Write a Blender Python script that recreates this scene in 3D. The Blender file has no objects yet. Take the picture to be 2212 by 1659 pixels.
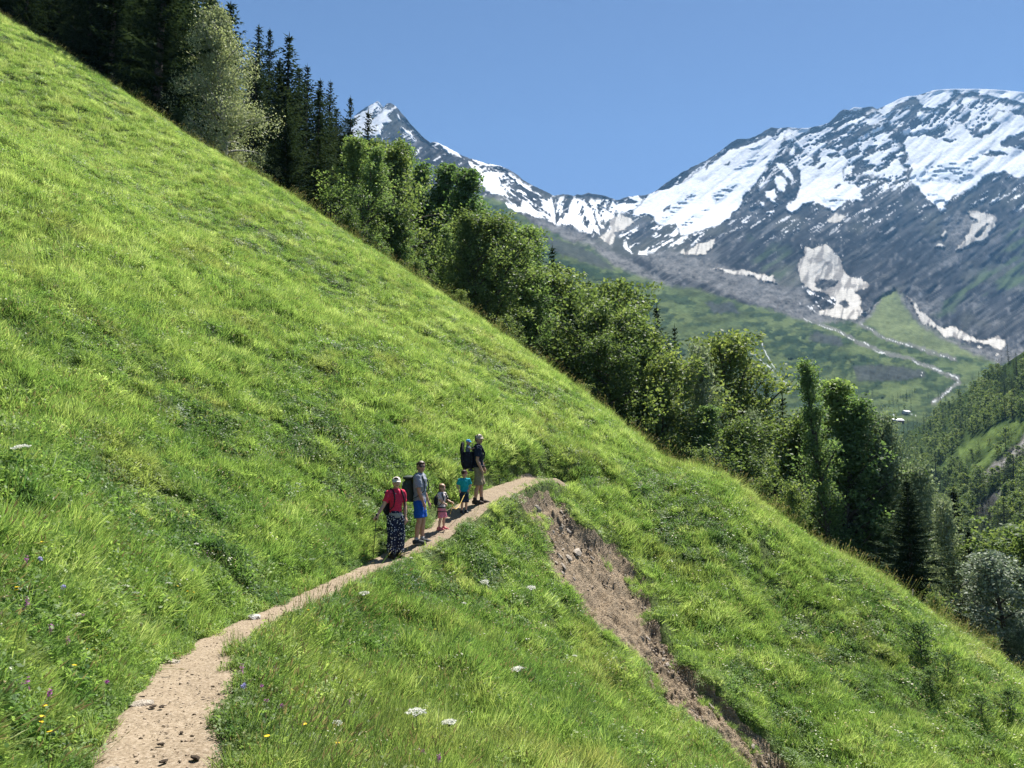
import bpy, bmesh, math, random
import numpy as np
from mathutils import Vector, Matrix, Euler

QUICK = False
random.seed(7)
rng = np.random.default_rng(7)
scene = bpy.context.scene
col = scene.collection

# ---------------------------------------------------------------- camera, sky, sun, exposure
PITCH = math.radians(5.143)
cam_d = bpy.data.cameras.new('camera')
cam_d.sensor_width = 36.0
cam_d.lens = 26.0
cam_d.clip_start = 0.05
cam_d.clip_end = 30000
cam = bpy.data.objects.new('camera', cam_d)
cam.location = (0, 0, 0)
cam.rotation_euler = (math.pi / 2 + PITCH, 0, 0)
col.objects.link(cam)
scene.camera = cam

SUN_EL, SUN_AZ = math.radians(57), math.radians(28)      # azimuth measured to the right of the view direction (+Y)
world = bpy.data.worlds.new('World')
scene.world = world
world.use_nodes = True
wn = world.node_tree.nodes
wl = world.node_tree.links
sky = wn.new('ShaderNodeTexSky')
sky.sky_type = 'NISHITA'
sky.sun_disc = False
sky.sun_elevation = SUN_EL
sky.sun_rotation = SUN_AZ
sky.altitude = 1600
sky.air_density = 0.72
sky.dust_density = 0.15
sky.ozone_density = 3.5
wl.new(sky.outputs[0], wn['Background'].inputs[0])
wn['Background'].inputs[1].default_value = 0.05

sun_d = bpy.data.lights.new('sun', 'SUN')
sun_d.energy = 5.0
sun_d.angle = math.radians(0.53)
sun_d.color = (1.0, 0.955, 0.88)
sun = bpy.data.objects.new('sun', sun_d)
sdir = Vector((math.cos(SUN_EL) * math.sin(SUN_AZ), math.cos(SUN_EL) * math.cos(SUN_AZ), math.sin(SUN_EL)))
sun.rotation_euler = sdir.to_track_quat('Z', 'Y').to_euler()
sun.location = (0, 0, 60)
col.objects.link(sun)

scene.view_settings.view_transform = 'Standard'
scene.view_settings.look = 'None'
scene.view_settings.gamma = 1
scene.view_settings.use_curve_mapping = False
scene.view_settings.exposure = 1.5
scene.render.engine = 'CYCLES'
cy = scene.cycles
cy.max_bounces = 6
cy.diffuse_bounces = 3
cy.glossy_bounces = 2
cy.transmission_bounces = 3
cy.volume_bounces = 0
cy.transparent_max_bounces = 4
cy.use_denoising = True
cy.denoiser = 'OPENIMAGEDENOISE'
cy.denoising_input_passes = 'RGB_ALBEDO_NORMAL'
cy.denoising_prefilter = 'NONE'
cy.use_adaptive_sampling = True
cy.adaptive_threshold = 0.015
cy.sample_clamp_indirect = 6

# ---------------------------------------------------------------- helpers
F = 26.0 / 36.0            # focal length in frame widths


def ray(u, v, W=2212.0):
    """direction (x/y, z/y) of a photo point measured on a 2212 px wide copy"""
    cx = (u / W - 0.5) / F
    cyy = (0.375 - v / W) / F
    Y = math.cos(PITCH) - cyy * math.sin(PITCH) if not isinstance(cyy, np.ndarray) else np.cos(PITCH) - cyy * np.sin(PITCH)
    Z = math.sin(PITCH) + cyy * math.cos(PITCH)
    return cx / Y, Z / Y


def tps_fit(P, val, lam=1e-6):
    P = np.asarray(P, float)
    val = np.asarray(val, float)
    n = len(P)
    d = np.linalg.norm(P[:, None] - P[None], axis=2)
    K = np.where(d > 0, d * d * np.log(np.maximum(d, 1e-9)), 0) + lam * np.eye(n)
    A = np.zeros((n + 3, n + 3))
    A[:n, :n] = K
    A[:n, n] = 1
    A[:n, n + 1:] = P
    A[n, :n] = 1
    A[n + 1:, :n] = P.T
    b = np.zeros(n + 3)
    b[:n] = val
    w = np.linalg.solve(A, b)
    return P, w


def tps_eval(fit, X, Y):
    P, w = fit
    n = len(P)
    out = w[n] + w[n + 1] * X + w[n + 2] * Y
    for i in range(n):
        d2 = (X - P[i, 0]) ** 2 + (Y - P[i, 1]) ** 2
        out = out + w[i] * 0.5 * d2 * np.log(np.maximum(d2, 1e-12))
    return out


_perm = np.random.default_rng(3).random((256, 256))


def vnoise(x, y, seed=0):
    x = np.asarray(x, float) + seed * 17.31
    y = np.asarray(y, float) + seed * 9.77
    xi = np.floor(x).astype(int)
    yi = np.floor(y).astype(int)
    fx = x - xi
    fy = y - yi
    fx = fx * fx * fx * (fx * (fx * 6 - 15) + 10)
    fy = fy * fy * fy * (fy * (fy * 6 - 15) + 10)
    a = _perm[xi & 255, yi & 255]
    b = _perm[(xi + 1) & 255, yi & 255]
    c = _perm[xi & 255, (yi + 1) & 255]
    d = _perm[(xi + 1) & 255, (yi + 1) & 255]
    return (a + (b - a) * fx) * (1 - fy) + (c + (d - c) * fx) * fy - 0.5      # -.5 .. .5


def fbm(x, y, octaves=4, seed=0, gain=0.5):
    s = 0
    amp = 1.0
    for o in range(octaves):
        s = s + amp * vnoise(x * 2 ** o, y * 2 ** o, seed + o * 3)
        amp *= gain
    return s


def ridged(x, y, octaves=4, seed=0, gain=0.5):
    s = 0
    amp = 1.0
    for o in range(octaves):
        s = s + amp * (0.5 - 2 * np.abs(vnoise(x * 2 ** o, y * 2 ** o, seed + o * 3)))
        amp *= gain
    return s


def smooth(e0, e1, x):
    t = np.clip((x - e0) / (e1 - e0), 0, 1)
    return t * t * (3 - 2 * t)


def inpoly(poly, X, Y):
    """points in polygon, vectorised"""
    p = np.asarray(poly, float)
    m = np.zeros(X.shape, bool)
    j = len(p) - 1
    for i in range(len(p)):
        xi, yi = p[i]
        xj, yj = p[j]
        c = ((yi > Y) != (yj > Y))
        if yj != yi:
            m ^= c & (X < (xj - xi) * (Y - yi) / (yj - yi) + xi)
        j = i
    return m


def segdist(line, X, Y):
    """distance of points to a polyline and the parameter (segment index + t)"""
    L = np.asarray(line, float)
    best = np.full(X.shape, 1e9)
    par = np.zeros(X.shape)
    for i in range(len(L) - 1):
        ax, ay = L[i, :2]
        bx, by = L[i + 1, :2]
        dx, dy = bx - ax, by - ay
        t = np.clip(((X - ax) * dx + (Y - ay) * dy) / (dx * dx + dy * dy), 0, 1)
        d = np.hypot(X - ax - t * dx, Y - ay - t * dy)
        k = d < best
        best = np.where(k, d, best)
        par = np.where(k, i + t, par)
    return best, par


def polydist(poly, X, Y):
    """signed distance to a closed polygon (positive inside)"""
    d, _ = segdist(list(poly) + [poly[0]], X, Y)
    return np.where(inpoly(poly, X, Y), d, -d)


# ---------------------------------------------------------------- shape of the meadow hillside
# crest line seen from the standpoint: elevation as a function of azimuth, and its distance
CREST = [(-420, -245, 70), (-150, -70, 62), (0, 34, 58), (130, 111, 55), (250, 191, 52), (400, 295, 49), (590, 402, 46), (720, 490, 44),
         (860, 580, 42), (1050, 708, 38), (1150, 776, 36.5), (1220, 826, 35), (1250, 850, 34.4), (1323, 906, 33), (1380, 956, 31.8), (1423, 993, 31), (1448, 1006, 30.6), (1473, 1013, 30.3),
         (1500, 1016, 30), (1527, 1021, 29.7), (1565, 1040, 29.2), (1615, 1076, 28.7), (1699, 1136, 28), (1770, 1188, 27.7), (1830, 1217, 27.5), (1950, 1287, 27), (2100, 1390, 26.4), (2212, 1468, 26), (2400, 1595, 25), (2700, 1790, 24)]
_ca = np.array([ray(u, v)[0] for u, v, d in CREST])
_ce = np.array([ray(u, v)[1] for u, v, d in CREST])
_cd = np.array([d for u, v, d in CREST])


def _smooth_interp(xs, ys):
    xx = np.linspace(xs[0] - 0.6, xs[-1] + 0.6, 1201)
    # linear continuation at both ends, then a light blur: a smooth curve through the points
    yy = np.interp(xx, xs, ys)
    s0 = (ys[1] - ys[0]) / (xs[1] - xs[0])
    s1 = (ys[-1] - ys[-2]) / (xs[-1] - xs[-2])
    yy = np.where(xx < xs[0], ys[0] + s0 * (xx - xs[0]), yy)
    yy = np.where(xx > xs[-1], ys[-1] + s1 * (xx - xs[-1]), yy)
    k = np.hanning(11)
    k /= k.sum()
    yp = np.pad(yy, 5, mode='edge')
    yy = np.convolve(yp, k, 'valid')
    return xx, yy


_ex, _ey = _smooth_interp(_ca, _ce)
_dx, _dy = _smooth_interp(_ca, _cd)


def e_c(a):
    return np.interp(a, _ex, _ey)


def d_c(a):
    return np.clip(np.interp(a, _dx, _dy), 20, 80)


# centre of the footpath (x, y, z)
PATH = np.array([(-0.62, 1.2, -1.56), (-1.06, 2.4, -1.58), (-1.64, 3.6, -1.64), (-2.09, 4.6, -1.69), (-2.51, 5.9, -1.76), (-2.86, 7.2, -1.86), (-2.92, 8.5, -1.96),
                 (-2.88, 10.0, -2.03), (-2.72, 11.8, -2.07), (-2.50, 13.5, -2.09), (-2.30, 15.0, -2.06), (-1.62, 16.7, -1.74),
                 (-0.95, 18.6, -1.33), (-0.30, 20.3, -1.08), (0.62, 22.3, -0.84), (1.9, 24.2, -0.66), (3.4, 26.3, -0.42), (5.0, 28.8, -0.22),
                 (6.2, 31.5, -0.1), (6.6, 35.0, 0.0), (6.2, 39.0, 0.1)])

_ctl = []           # (x, y, q) with height = crest line - q*q : negative in front of the crest, positive beyond


def _add(x, y, z):
    g = e_c(x / y) * y - z
    _ctl.append((x, y, -math.sqrt(max(g, 0.0))))


for p in PATH[1:17]:
    _add(*p)
for u, v, d in [(0, 945, 8.5), (0, 1300, 5.0), (0, 1659, 2.95), (0, 600, 14.5), (0, 300, 25), (-300, 900, 8.2), (-300, 500, 15),
                (300, 800, 14.5), (300, 1150, 9.0), (600, 1000, 15), (600, 780, 20), (850, 900, 20.3), (1050, 850, 25.5), (850, 720, 29), (450, 500, 30), (200, 300, 38),
                (1240, 955, 27.5),
                (1000, 1400, 11.8), (740, 1659, 5.2), (560, 1659, 4.2), (1106, 1659, 7.5), (1400, 1659, 10.8), (800, 1500, 8.0), (1050, 1200, 16.6),
                (1150, 1090, 20.2), (1215, 1180, 19.6), (1300, 1290, 18.8), (1400, 1400, 17.8), (1500, 1510, 16.8), (1600, 1620, 16),
                (1250, 1080, 22.5), (1500, 1150, 24), (1500, 1300, 21), (1700, 1300, 23), (1700, 1450, 19.5), (1900, 1400, 22), (1900, 1659, 16.6), (2212, 1659, 19), (2500, 1800, 18)]:
    a, e = ray(u, v)
    _add(a * d, d, e * d)
_add(0.6, 1.5, -1.9)
_add(2.5, 3.0, -3.2)
for (u, v, d), a in zip(CREST, _ca):
    _ctl.append((a * d, d, 0.0))
    for dd, q in ((10, 1.25), (24, 2.6), (45, 3.4)):
        _ctl.append((a * (d + dd), d + dd, q))
_ctl = np.array(_ctl)
_fit = tps_fit(_ctl[:, :2] / 10.0, _ctl[:, 2], 2e-4)

# where the turf has slipped off (plan polygon, from the photo's outline carried onto the slope)
PATH_XY = PATH[:, :2]
_seg = np.r_[0, np.cumsum(np.hypot(*np.diff(PATH_XY, axis=0).T))]
_sd = np.linspace(0, _seg[-1], 240)


def _cr(xs, ys, xq):
    """Catmull-Rom style smooth interpolation"""
    m = np.gradient(ys, xs)
    i = np.clip(np.searchsorted(xs, xq) - 1, 0, len(xs) - 2)
    h = xs[i + 1] - xs[i]
    t = (xq - xs[i]) / h
    return ((2 * t ** 3 - 3 * t ** 2 + 1) * ys[i] + (t ** 3 - 2 * t ** 2 + t) * h * m[i] + (-2 * t ** 3 + 3 * t ** 2) * ys[i + 1] + (t ** 3 - t ** 2) * h * m[i + 1])


PATHF = np.stack([_cr(_seg, PATH[:, k], _sd) for k in range(3)], 1)      # fine centre line
PATHF[:, 2] -= 0.75 * smooth(133, 146, np.arange(240))                 # beyond the bend the path dips behind the shoulder


def base_h(x, y):
    x = np.asarray(x, float)
    y = np.asarray(y, float)
    yy = np.maximum(y, 1.2)
    a = np.clip(x / yy, -1.25, 1.25)
    q = tps_eval(_fit, x / 10.0, y / 10.0)
    far = smooth(18, 45, y - d_c(a))
    q = q * (1 - far) + 3.2 * far
    drop = q * q
    beyond = np.maximum(y - d_c(a) - 30, 0)
    left = 1 - smooth(-0.05, 0.25, a)
    drop = drop - far * left * 0.20 * np.minimum(beyond, 130) + far * (1 - left) * 0.10 * np.minimum(beyond, 250)
    return e_c(a) * yy - drop + (x - a * yy) * (-0.6)


def path_half(par):
    return 0.36 + 0.0 * par


def bumps(x, y):
    # tussock mounds, stretched along the contour, and finer lumps
    r = x * 0.80 - y * 0.25
    s = x * 0.25 + y * 0.80
    b = 0.20 * fbm(r * 0.45, s * 0.40, 2, 11) + 0.19 * fbm(r * 1.7, s * 1.4, 2, 23) + 0.13 * fbm(r * 4.2, s * 3.6, 2, 31)
    return b


SCAR = []            # filled in below
# ---------------------------------------------------------------- object helpers
def tag(o, label=None, cat=None, group=None, kind=None):
    if label:
        o['label'] = label
    if cat:
        o['category'] = cat
    if group:
        o['group'] = group
    if kind:
        o['kind'] = kind
    return o


def link(name, data, parent=None, mat=None):
    o = bpy.data.objects.new(name, data)
    col.objects.link(o)
    if mat is not None:
        data.materials.append(mat)
    if parent is not None:
        o.parent = parent
    return o


def empty(name, loc, rz=0.0):
    o = bpy.data.objects.new(name, None)
    o.empty_display_size = 0.2
    o.location = loc
    o.rotation_euler = (0, 0, rz)
    col.objects.link(o)
    return o


def mesh_np(name, verts, faces, smooth_shade=False):
    """fast mesh from arrays; faces is an (n,3) or (n,4) array or a list of both"""
    me = bpy.data.meshes.new(name)
    verts = np.asarray(verts, np.float32)
    if not isinstance(faces, list):
        faces = [faces]
    faces = [np.asarray(f, np.int32) for f in faces if len(f)]
    nl = sum(f.size for f in faces)
    npoly = sum(len(f) for f in faces)
    me.vertices.add(len(verts))
    me.vertices.foreach_set('co', verts.ravel())
    me.loops.add(nl)
    me.loops.foreach_set('vertex_index', np.concatenate([f.ravel() for f in faces]))
    tot = np.concatenate([np.full(len(f), f.shape[1], np.int32) for f in faces])
    st = np.r_[0, np.cumsum(tot)[:-1]].astype(np.int32)
    me.polygons.add(npoly)
    me.polygons.foreach_set('loop_start', st)
    me.polygons.foreach_set('loop_total', tot)
    if smooth_shade:
        me.polygons.foreach_set('use_smooth', np.ones(npoly, bool))
    me.update(calc_edges=True)
    return me


def grid_faces(nr, nc):
    i = np.arange(nr - 1)[:, None] * nc + np.arange(nc - 1)[None]
    i = i.ravel()
    return np.stack([i, i + 1, i + nc + 1, i + nc], 1)


def set_attr(me, name, arr, kind='FLOAT', domain='POINT'):
    at = me.attributes.new(name, kind, domain)
    key = {'FLOAT': 'value', 'FLOAT_VECTOR': 'vector', 'FLOAT_COLOR': 'color', 'INT': 'value'}[kind]
    arr = np.asarray(arr, np.float32 if kind != 'INT' else np.int32)
    at.data.foreach_set(key, arr.ravel())


class NT:
    """tiny node-tree writer"""

    def __init__(self, name, rough=0.8, spec=0.2):
        self.m = bpy.data.materials.new(name)
        self.m.use_nodes = True
        self.n = self.m.node_tree.nodes
        self.l = self.m.node_tree.links
        self.b = self.n['Principled BSDF']
        self.b.inputs['Roughness'].default_value = rough
        self.b.inputs['Specular IOR Level'].default_value = spec
        self.out = self.n['Material Output']

    def node(self, t, **kw):
        x = self.n.new(t)
        for k, v in kw.items():
            setattr(x, k, v)
        return x

    def noise(self, scale, detail=3, coord='Object', rough=0.55, stretch=None):
        tc = self.node('ShaderNodeTexCoord')
        t = self.node('ShaderNodeTexNoise')
        t.inputs['Scale'].default_value = scale
        t.inputs['Detail'].default_value = detail
        t.inputs['Roughness'].default_value = rough
        if stretch:
            mp = self.node('ShaderNodeMapping')
            mp.inputs['Scale'].default_value = stretch
            self.l.new(tc.outputs[coord], mp.inputs[0])
            self.l.new(mp.outputs[0], t.inputs['Vector'])
        else:
            self.l.new(tc.outputs[coord], t.inputs['Vector'])
        return t.outputs['Fac']

    def ramp(self, fac, stops):
        r = self.node('ShaderNodeValToRGB')
        e = r.color_ramp.elements
        e[0].position, e[0].color = stops[0][0], (*stops[0][1], 1)
        e[1].position, e[1].color = stops[1][0], (*stops[1][1], 1)
        for p, c in stops[2:]:
            k = e.new(p)
            k.color = (*c, 1)
        self.l.new(fac, r.inputs[0])
        return r.outputs[0]

    def mix(self, a, b, fac, mode='MIX'):
        m = self.node('ShaderNodeMix', data_type='RGBA', blend_type=mode)
        for s, v in ((m.inputs[0], fac), (m.inputs[6], a), (m.inputs[7], b)):
            if isinstance(v, (int, float)):
                s.default_value = v
            elif isinstance(v, tuple):
                s.default_value = (*v, 1)
            else:
                self.l.new(v, s)
        return m.outputs[2]

    def attr(self, name, typ='GEOMETRY', out='Color'):
        a = self.node('ShaderNodeAttribute', attribute_name=name, attribute_type=typ)
        return a.outputs[out]

    def color(self, c):
        if isinstance(c, tuple):
            self.b.inputs['Base Color'].default_value = (*c, 1)
        else:
            self.l.new(c, self.b.inputs['Base Color'])

    def bump(self, h, strength=0.5, dist=0.02):
        b = self.node('ShaderNodeBump')
        b.inputs['Strength'].default_value = strength
        b.inputs['Distance'].default_value = dist
        self.l.new(h, b.inputs['Height'])
        self.l.new(b.outputs[0], self.b.inputs['Normal'])

    def translucent(self, colr, amount):
        t = self.node('ShaderNodeBsdfTranslucent')
        if isinstance(colr, tuple):
            t.inputs[0].default_value = (*colr, 1)
        else:
            self.l.new(colr, t.inputs[0])
        m = self.node('ShaderNodeMixShader')
        m.inputs[0].default_value = amount
        self.l.new(self.b.outputs[0], m.inputs[1])
        self.l.new(t.outputs[0], m.inputs[2])
        self.l.new(m.outputs[0], self.out.inputs[0])


# ---------------------------------------------------------------- meadow, path, slip
def path_cut(x, y, h):
    """level the ground across the path, cutting a small bank above it"""
    d, par = segdist(PATHF[:, :2], x, y)
    zp = np.interp(par, np.arange(len(PATHF)), PATHF[:, 2])
    # side: uphill (left of travel) is positive
    i = np.clip(par.astype(int), 0, len(PATHF) - 2)
    tx = PATHF[i + 1, 0] - PATHF[i, 0]
    ty = PATHF[i + 1, 1] - PATHF[i, 1]
    side = tx * (y - PATHF[i, 1]) - ty * (x - PATHF[i, 0])
    up = side > 0
    wide = smooth(95, 112, par) * (1 - smooth(126, 137, par))
    w_in = 0.42 + 0.22 * wide - 0.16 * smooth(133, 143, par)
    w_out = np.where(up, 0.95, 0.80 - 0.30 * smooth(133, 143, par) + 0.15 * wide)
    k = (1 - smooth(w_in, w_out, d)) * (1 - smooth(141, 153, par))
    return h * (1 - k) + zp * k, d, par, np.where(up, d, -d)


def raw_h(x, y):
    h = base_h(x, y)
    dist = np.hypot(x, y)
    amp = smooth(2.5, 7, dist)
    crest_soft = 0.18 + 0.82 * smooth(0.5, 9.0, np.abs(d_c(x / np.maximum(y, 1.2)) - y))
    h = h + bumps(x, y) * amp * crest_soft
    return path_cut(x, y, h)


def hit(u, v, W=2212.0, fn=None, t0=2.2, t1=75.0):
    """first point of the meadow seen at a photo point"""
    a, e = ray(u, v, W)
    ts = t0 * (t1 / t0) ** np.linspace(0, 1, 900)
    h = raw_h(a * ts, ts)[0] if fn is None else fn(a * ts, ts)
    b = np.nonzero(e * ts < h)[0]
    if not len(b):
        return None
    i = max(b[0], 1)
    f0 = e * ts[i - 1] - h[i - 1]
    f1 = e * ts[i] - h[i]
    t = ts[i - 1] + (ts[i] - ts[i - 1]) * f0 / (f0 - f1)
    return (a * t, t, e * t)


SL_L = [(1118, 1070), (1128, 1084), (1150, 1122), (1177, 1168), (1181, 1238), (1235, 1279), (1268, 1345), (1326, 1395), (1384, 1436), (1405, 1481), (1475, 1535), (1549, 1610), (1603, 1659), (1660, 1715)]
SL_R = [(1178, 1046), (1206, 1080), (1239, 1126), (1285, 1151), (1326, 1172), (1363, 1217), (1396, 1254), (1405, 1312), (1425, 1357), (1446, 1403), (1483, 1440), (1529, 1478), (1595, 1552), (1640, 1589), (1698, 1651), (1770, 1720)]


def _res(line, n):
    L = np.array([hit(u, v)[:2] for u, v in line])
    s = np.r_[0, np.cumsum(np.hypot(*np.diff(L, axis=0).T))]
    q = np.linspace(0, s[-1], n)
    return np.stack([np.interp(q, s, L[:, 0]), np.interp(q, s, L[:, 1])], 1)


scL = _res(SL_L, 120)
scR = _res(SL_R, 120)
_jit = np.linspace(0, 30, 120)
SCAR = np.vstack([scL, scR[::-1]])


def scar_sd(x, y):
    sd = polydist(SCAR[::3], x, y)
    return sd + 0.16 * fbm(np.asarray(x) * 2.2, np.asarray(y) * 2.2, 3, 51)


def ground_h(x, y):
    """height of the turf surface (the path bed and the slip are let into it)"""
    h, d, par, sd = raw_h(x, y)
    s = scar_sd(x, y)
    h = h + 0.10 * smooth(-0.5, -0.05, s) * (1 - smooth(-0.05, 0.1, s))        # turf lip around the slip
    h = h - 0.50 * smooth(-0.02, 0.30, s)
    return h


def full_info(x, y):
    h, d, par, sd = raw_h(x, y)
    s = scar_sd(x, y)
    h = h + 0.10 * smooth(-0.5, -0.05, s) * (1 - smooth(-0.05, 0.1, s)) - 0.50 * smooth(-0.02, 0.30, s)
    return h, d, par, sd, s


def path_w(par):
    """half width of the trodden strip along the path (left, right)"""
    t = np.asarray(par, float)
    base = np.interp(t, [0, 14, 26, 45, 80, 95, 108, 120, 135, 146, 239], [0.33, 0.33, 0.28, 0.27, 0.31, 0.37, 0.52, 0.60, 0.55, 0.22, 0.02])
    return base + 0.06 * fbm(t * 0.21, t * 0 + 1.5, 3, 61) + 0.05 * fbm(t * 1.3, t * 0 + 4.5, 2, 63), base + 0.06 * fbm(t * 0.23, t * 0 + 7.5, 3, 67) + 0.05 * fbm(t * 1.4, t * 0 + 2.5, 2, 69)


NA, ND = 470, 520
aa = np.linspace(-1.02, 1.02, NA)
dd = 1.25 * (330 / 1.25) ** (np.linspace(0, 1, ND) ** 0.93)
gx = aa[None, :] * dd[:, None]
gy = np.repeat(dd[:, None], NA, 1)
gz, gd, gp, gsd, gs = full_info(gx.ravel(), gy.ravel())
wl_, wr_ = path_w(gp)
inp = np.where(gsd > 0, gd < wl_ + 0.05, gd < wr_ + 0.05)
gz = gz - 0.13 * (1 - smooth(0.0, 0.10, gd - np.where(gsd > 0, wl_, wr_)))
me = mesh_np('meadow_slope', np.stack([gx.ravel(), gy.ravel(), gz], 1), grid_faces(ND, NA), True)

m = NT('turf_soil', 0.9, 0.1)
c = m.ramp(m.noise(1.1, 5), [(0.3, (0.032, 0.050, 0.016)), (0.7, (0.06, 0.085, 0.026))])
c = m.mix(c, m.ramp(m.noise(9, 4), [(0.35, (0.045, 0.06, 0.02)), (0.65, (0.11, 0.15, 0.035))]), 0.5)
m.color(c)
m.bump(m.noise(14, 4), 0.8, 0.05)
M_TURF = m.m
meadow = link('meadow_slope', me, None, M_TURF)
tag(meadow, kind='structure')

# the trodden path: a ribbon let into the turf
nP, nC = 900, 21
sp = np.linspace(2, 147, nP)
tang = np.gradient(PATHF[:, :2], axis=0)
tang /= np.linalg.norm(tang, axis=1)[:, None]
px = np.interp(sp, np.arange(240), PATHF[:, 0])
py = np.interp(sp, np.arange(240), PATHF[:, 1])
pz = np.interp(sp, np.arange(240), PATHF[:, 2])
tx = np.interp(sp, np.arange(240), tang[:, 0])
ty = np.interp(sp, np.arange(240), tang[:, 1])
pl, pr = path_w(sp)
cc = np.linspace(-1, 1, nC)
fade_ = smooth(147, 142, sp)[:, None]
off = fade_ * np.where(cc[None] < 0, cc[None] * (pr[:, None] + 0.06), cc[None] * (pl[:, None] + 0.06))       # + is uphill
X = px[:, None] - ty[:, None] * off
Y = py[:, None] + tx[:, None] * off
Zg = raw_h(X.ravel(), Y.ravel())[0].reshape(X.shape)
edge = smooth(0.82, 1.0, np.abs(cc))[None]
Z = Zg - 0.02 - 0.035 * edge + 0.022 * fbm(X * 3.2, Y * 3.2, 3, 71) + 0.008 * fbm(X * 14, Y * 14, 2, 75) - 0.02 * (1 - np.abs(cc)[None] ** 2)
me = mesh_np('dirt_path', np.stack([X.ravel(), Y.ravel(), Z.ravel()], 1), grid_faces(nP, nC), True)
m = NT('trodden_earth', 0.95, 0.1)
c1 = m.ramp(m.noise(2.2, 5), [(0.3, (0.190, 0.145, 0.094)), (0.7, (0.290, 0.230, 0.157))])
c2 = m.ramp(m.noise(38, 4), [(0.32, (0.10, 0.077, 0.055)), (0.5, (0.24, 0.19, 0.138)), (0.72, (0.38, 0.325, 0.26))])
c = m.mix(c1, c2, 0.55)
lit = m.ramp(m.noise(70, 2, stretch=(1, 0.35, 1)), [(0.66, (0, 0, 0)), (0.71, (1, 1, 1))])
c = m.mix(c, (0.08, 0.055, 0.038), lit)
m.color(c)
m.bump(m.noise(55, 5), 0.7, 0.02)
M_PATH = m.m
tag(link('dirt_path', me, None, M_PATH), kind='structure')

# the landslip: bare earth between the turf edges
nR, nC = 420, 70
tt = np.linspace(0, 1, nR)
ii = np.linspace(0, 119, nR)
LX = np.stack([np.interp(ii, np.arange(120), scL[:, k]) for k in (0, 1)], 1)
RX = np.stack([np.interp(ii, np.arange(120), scR[:, k]) for k in (0, 1)], 1)
cc = np.linspace(-0.12, 1.12, nC)
X = LX[:, None, 0] + (RX - LX)[:, None, 0] * cc[None]
Y = LX[:, None, 1] + (RX - LX)[:, None, 1] * cc[None]
Zg = raw_h(X.ravel(), Y.ravel())[0].reshape(X.shape)
sdv = scar_sd(X.ravel(), Y.ravel()).reshape(X.shape)
dpt = smooth(-0.05, 0.35, sdv)
rr = tt[:, None] * 9.0
ruts = ridged(cc[None] * 4.5 + 0.4 * fbm(rr, cc[None] * 2, 2, 3), rr * 0.5 + cc[None] * 0, 3, 81)
steps = fbm(rr * 1.6, cc[None] * 3.0, 3, 87)
Z = Zg - 0.22 * dpt + dpt * (0.07 * ruts + 0.14 * steps + 0.10 * fbm(X * 4, Y * 4, 3, 91) + 0.09 * ridged(X * 9, Y * 9, 2, 93) + 0.05 * fbm(X * 20, Y * 20, 2, 95)) + 0.02
Z = Z - 0.25 * (1 - smooth(-0.25, -0.02, sdv))
me = mesh_np('landslip', np.stack([X.ravel(), Y.ravel(), Z.ravel()], 1), grid_faces(nR, nC), False)
m = NT('bare_earth', 0.95, 0.1)
c1 = m.ramp(m.noise(1.6, 5), [(0.3, (0.125, 0.095, 0.062)), (0.7, (0.25, 0.195, 0.132))])
c2 = m.ramp(m.noise(24, 5), [(0.34, (0.07, 0.054, 0.038)), (0.5, (0.24, 0.185, 0.125)), (0.68, (0.40, 0.325, 0.235))])
c = m.mix(c1, c2, 0.6)
m.color(c)
m.bump(m.noise(30, 6), 1.0, 0.05)
M_EARTH = m.m
tag(link('landslip', me, None, M_EARTH), kind='structure')
# ---------------------------------------------------------------- grass
def blades(n, radius, h0, h1, w0, w1, lean, curl, seed, squash=1.0):
    r = np.random.default_rng(seed)
    a = r.random(n) * 2 * np.pi
    q = np.sqrt(r.random(n)) * radius
    bx, by = q * np.cos(a), q * np.sin(a) * squash
    h = h0 + (h1 - h0) * r.random(n) ** 1.3
    w = w0 + (w1 - w0) * r.random(n)
    la = a + r.normal(0, 1.0, n)
    dx = np.cos(la) * 0.35 * r.random(n) + lean
    dy = np.sin(la) * 0.35 * r.random(n) + r.normal(0, 0.12, n)
    yaw = r.random(n) * 2 * np.pi
    wx, wy = np.cos(yaw), np.sin(yaw)
    V, Fq, Ft, bv = [], [], [], []
    for k, t in enumerate((0.0, 0.40, 0.76, 1.0)):
        b = t ** (1.0 + curl)
        cx = bx + dx * h * (0.55 * t + 0.6 * b)
        cyy = by + dy * h * (0.55 * t + 0.6 * b)
        cz = h * (t - 0.28 * curl * b * (np.hypot(dx, dy) + 0.2)) - 0.02
        ww = w * (1.0, 0.95, 0.6, 0)[k]
        if k < 3:
            V.append(np.stack([cx - wx * ww, cyy - wy * ww, cz], 1))
            V.append(np.stack([cx + wx * ww, cyy + wy * ww, cz], 1))
        else:
            V.append(np.stack([cx, cyy, cz], 1))
    Vn = np.stack(V, 1).reshape(-1, 3)          # 7 per blade
    o = np.arange(n)[:, None] * 7
    quads = np.concatenate([o + np.array([0, 1, 3, 2]), o + np.array([2, 3, 5, 4])])
    tris = o + np.array([4, 5, 6])
    return Vn, quads, tris, np.repeat(r.random(n), 7)


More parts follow.
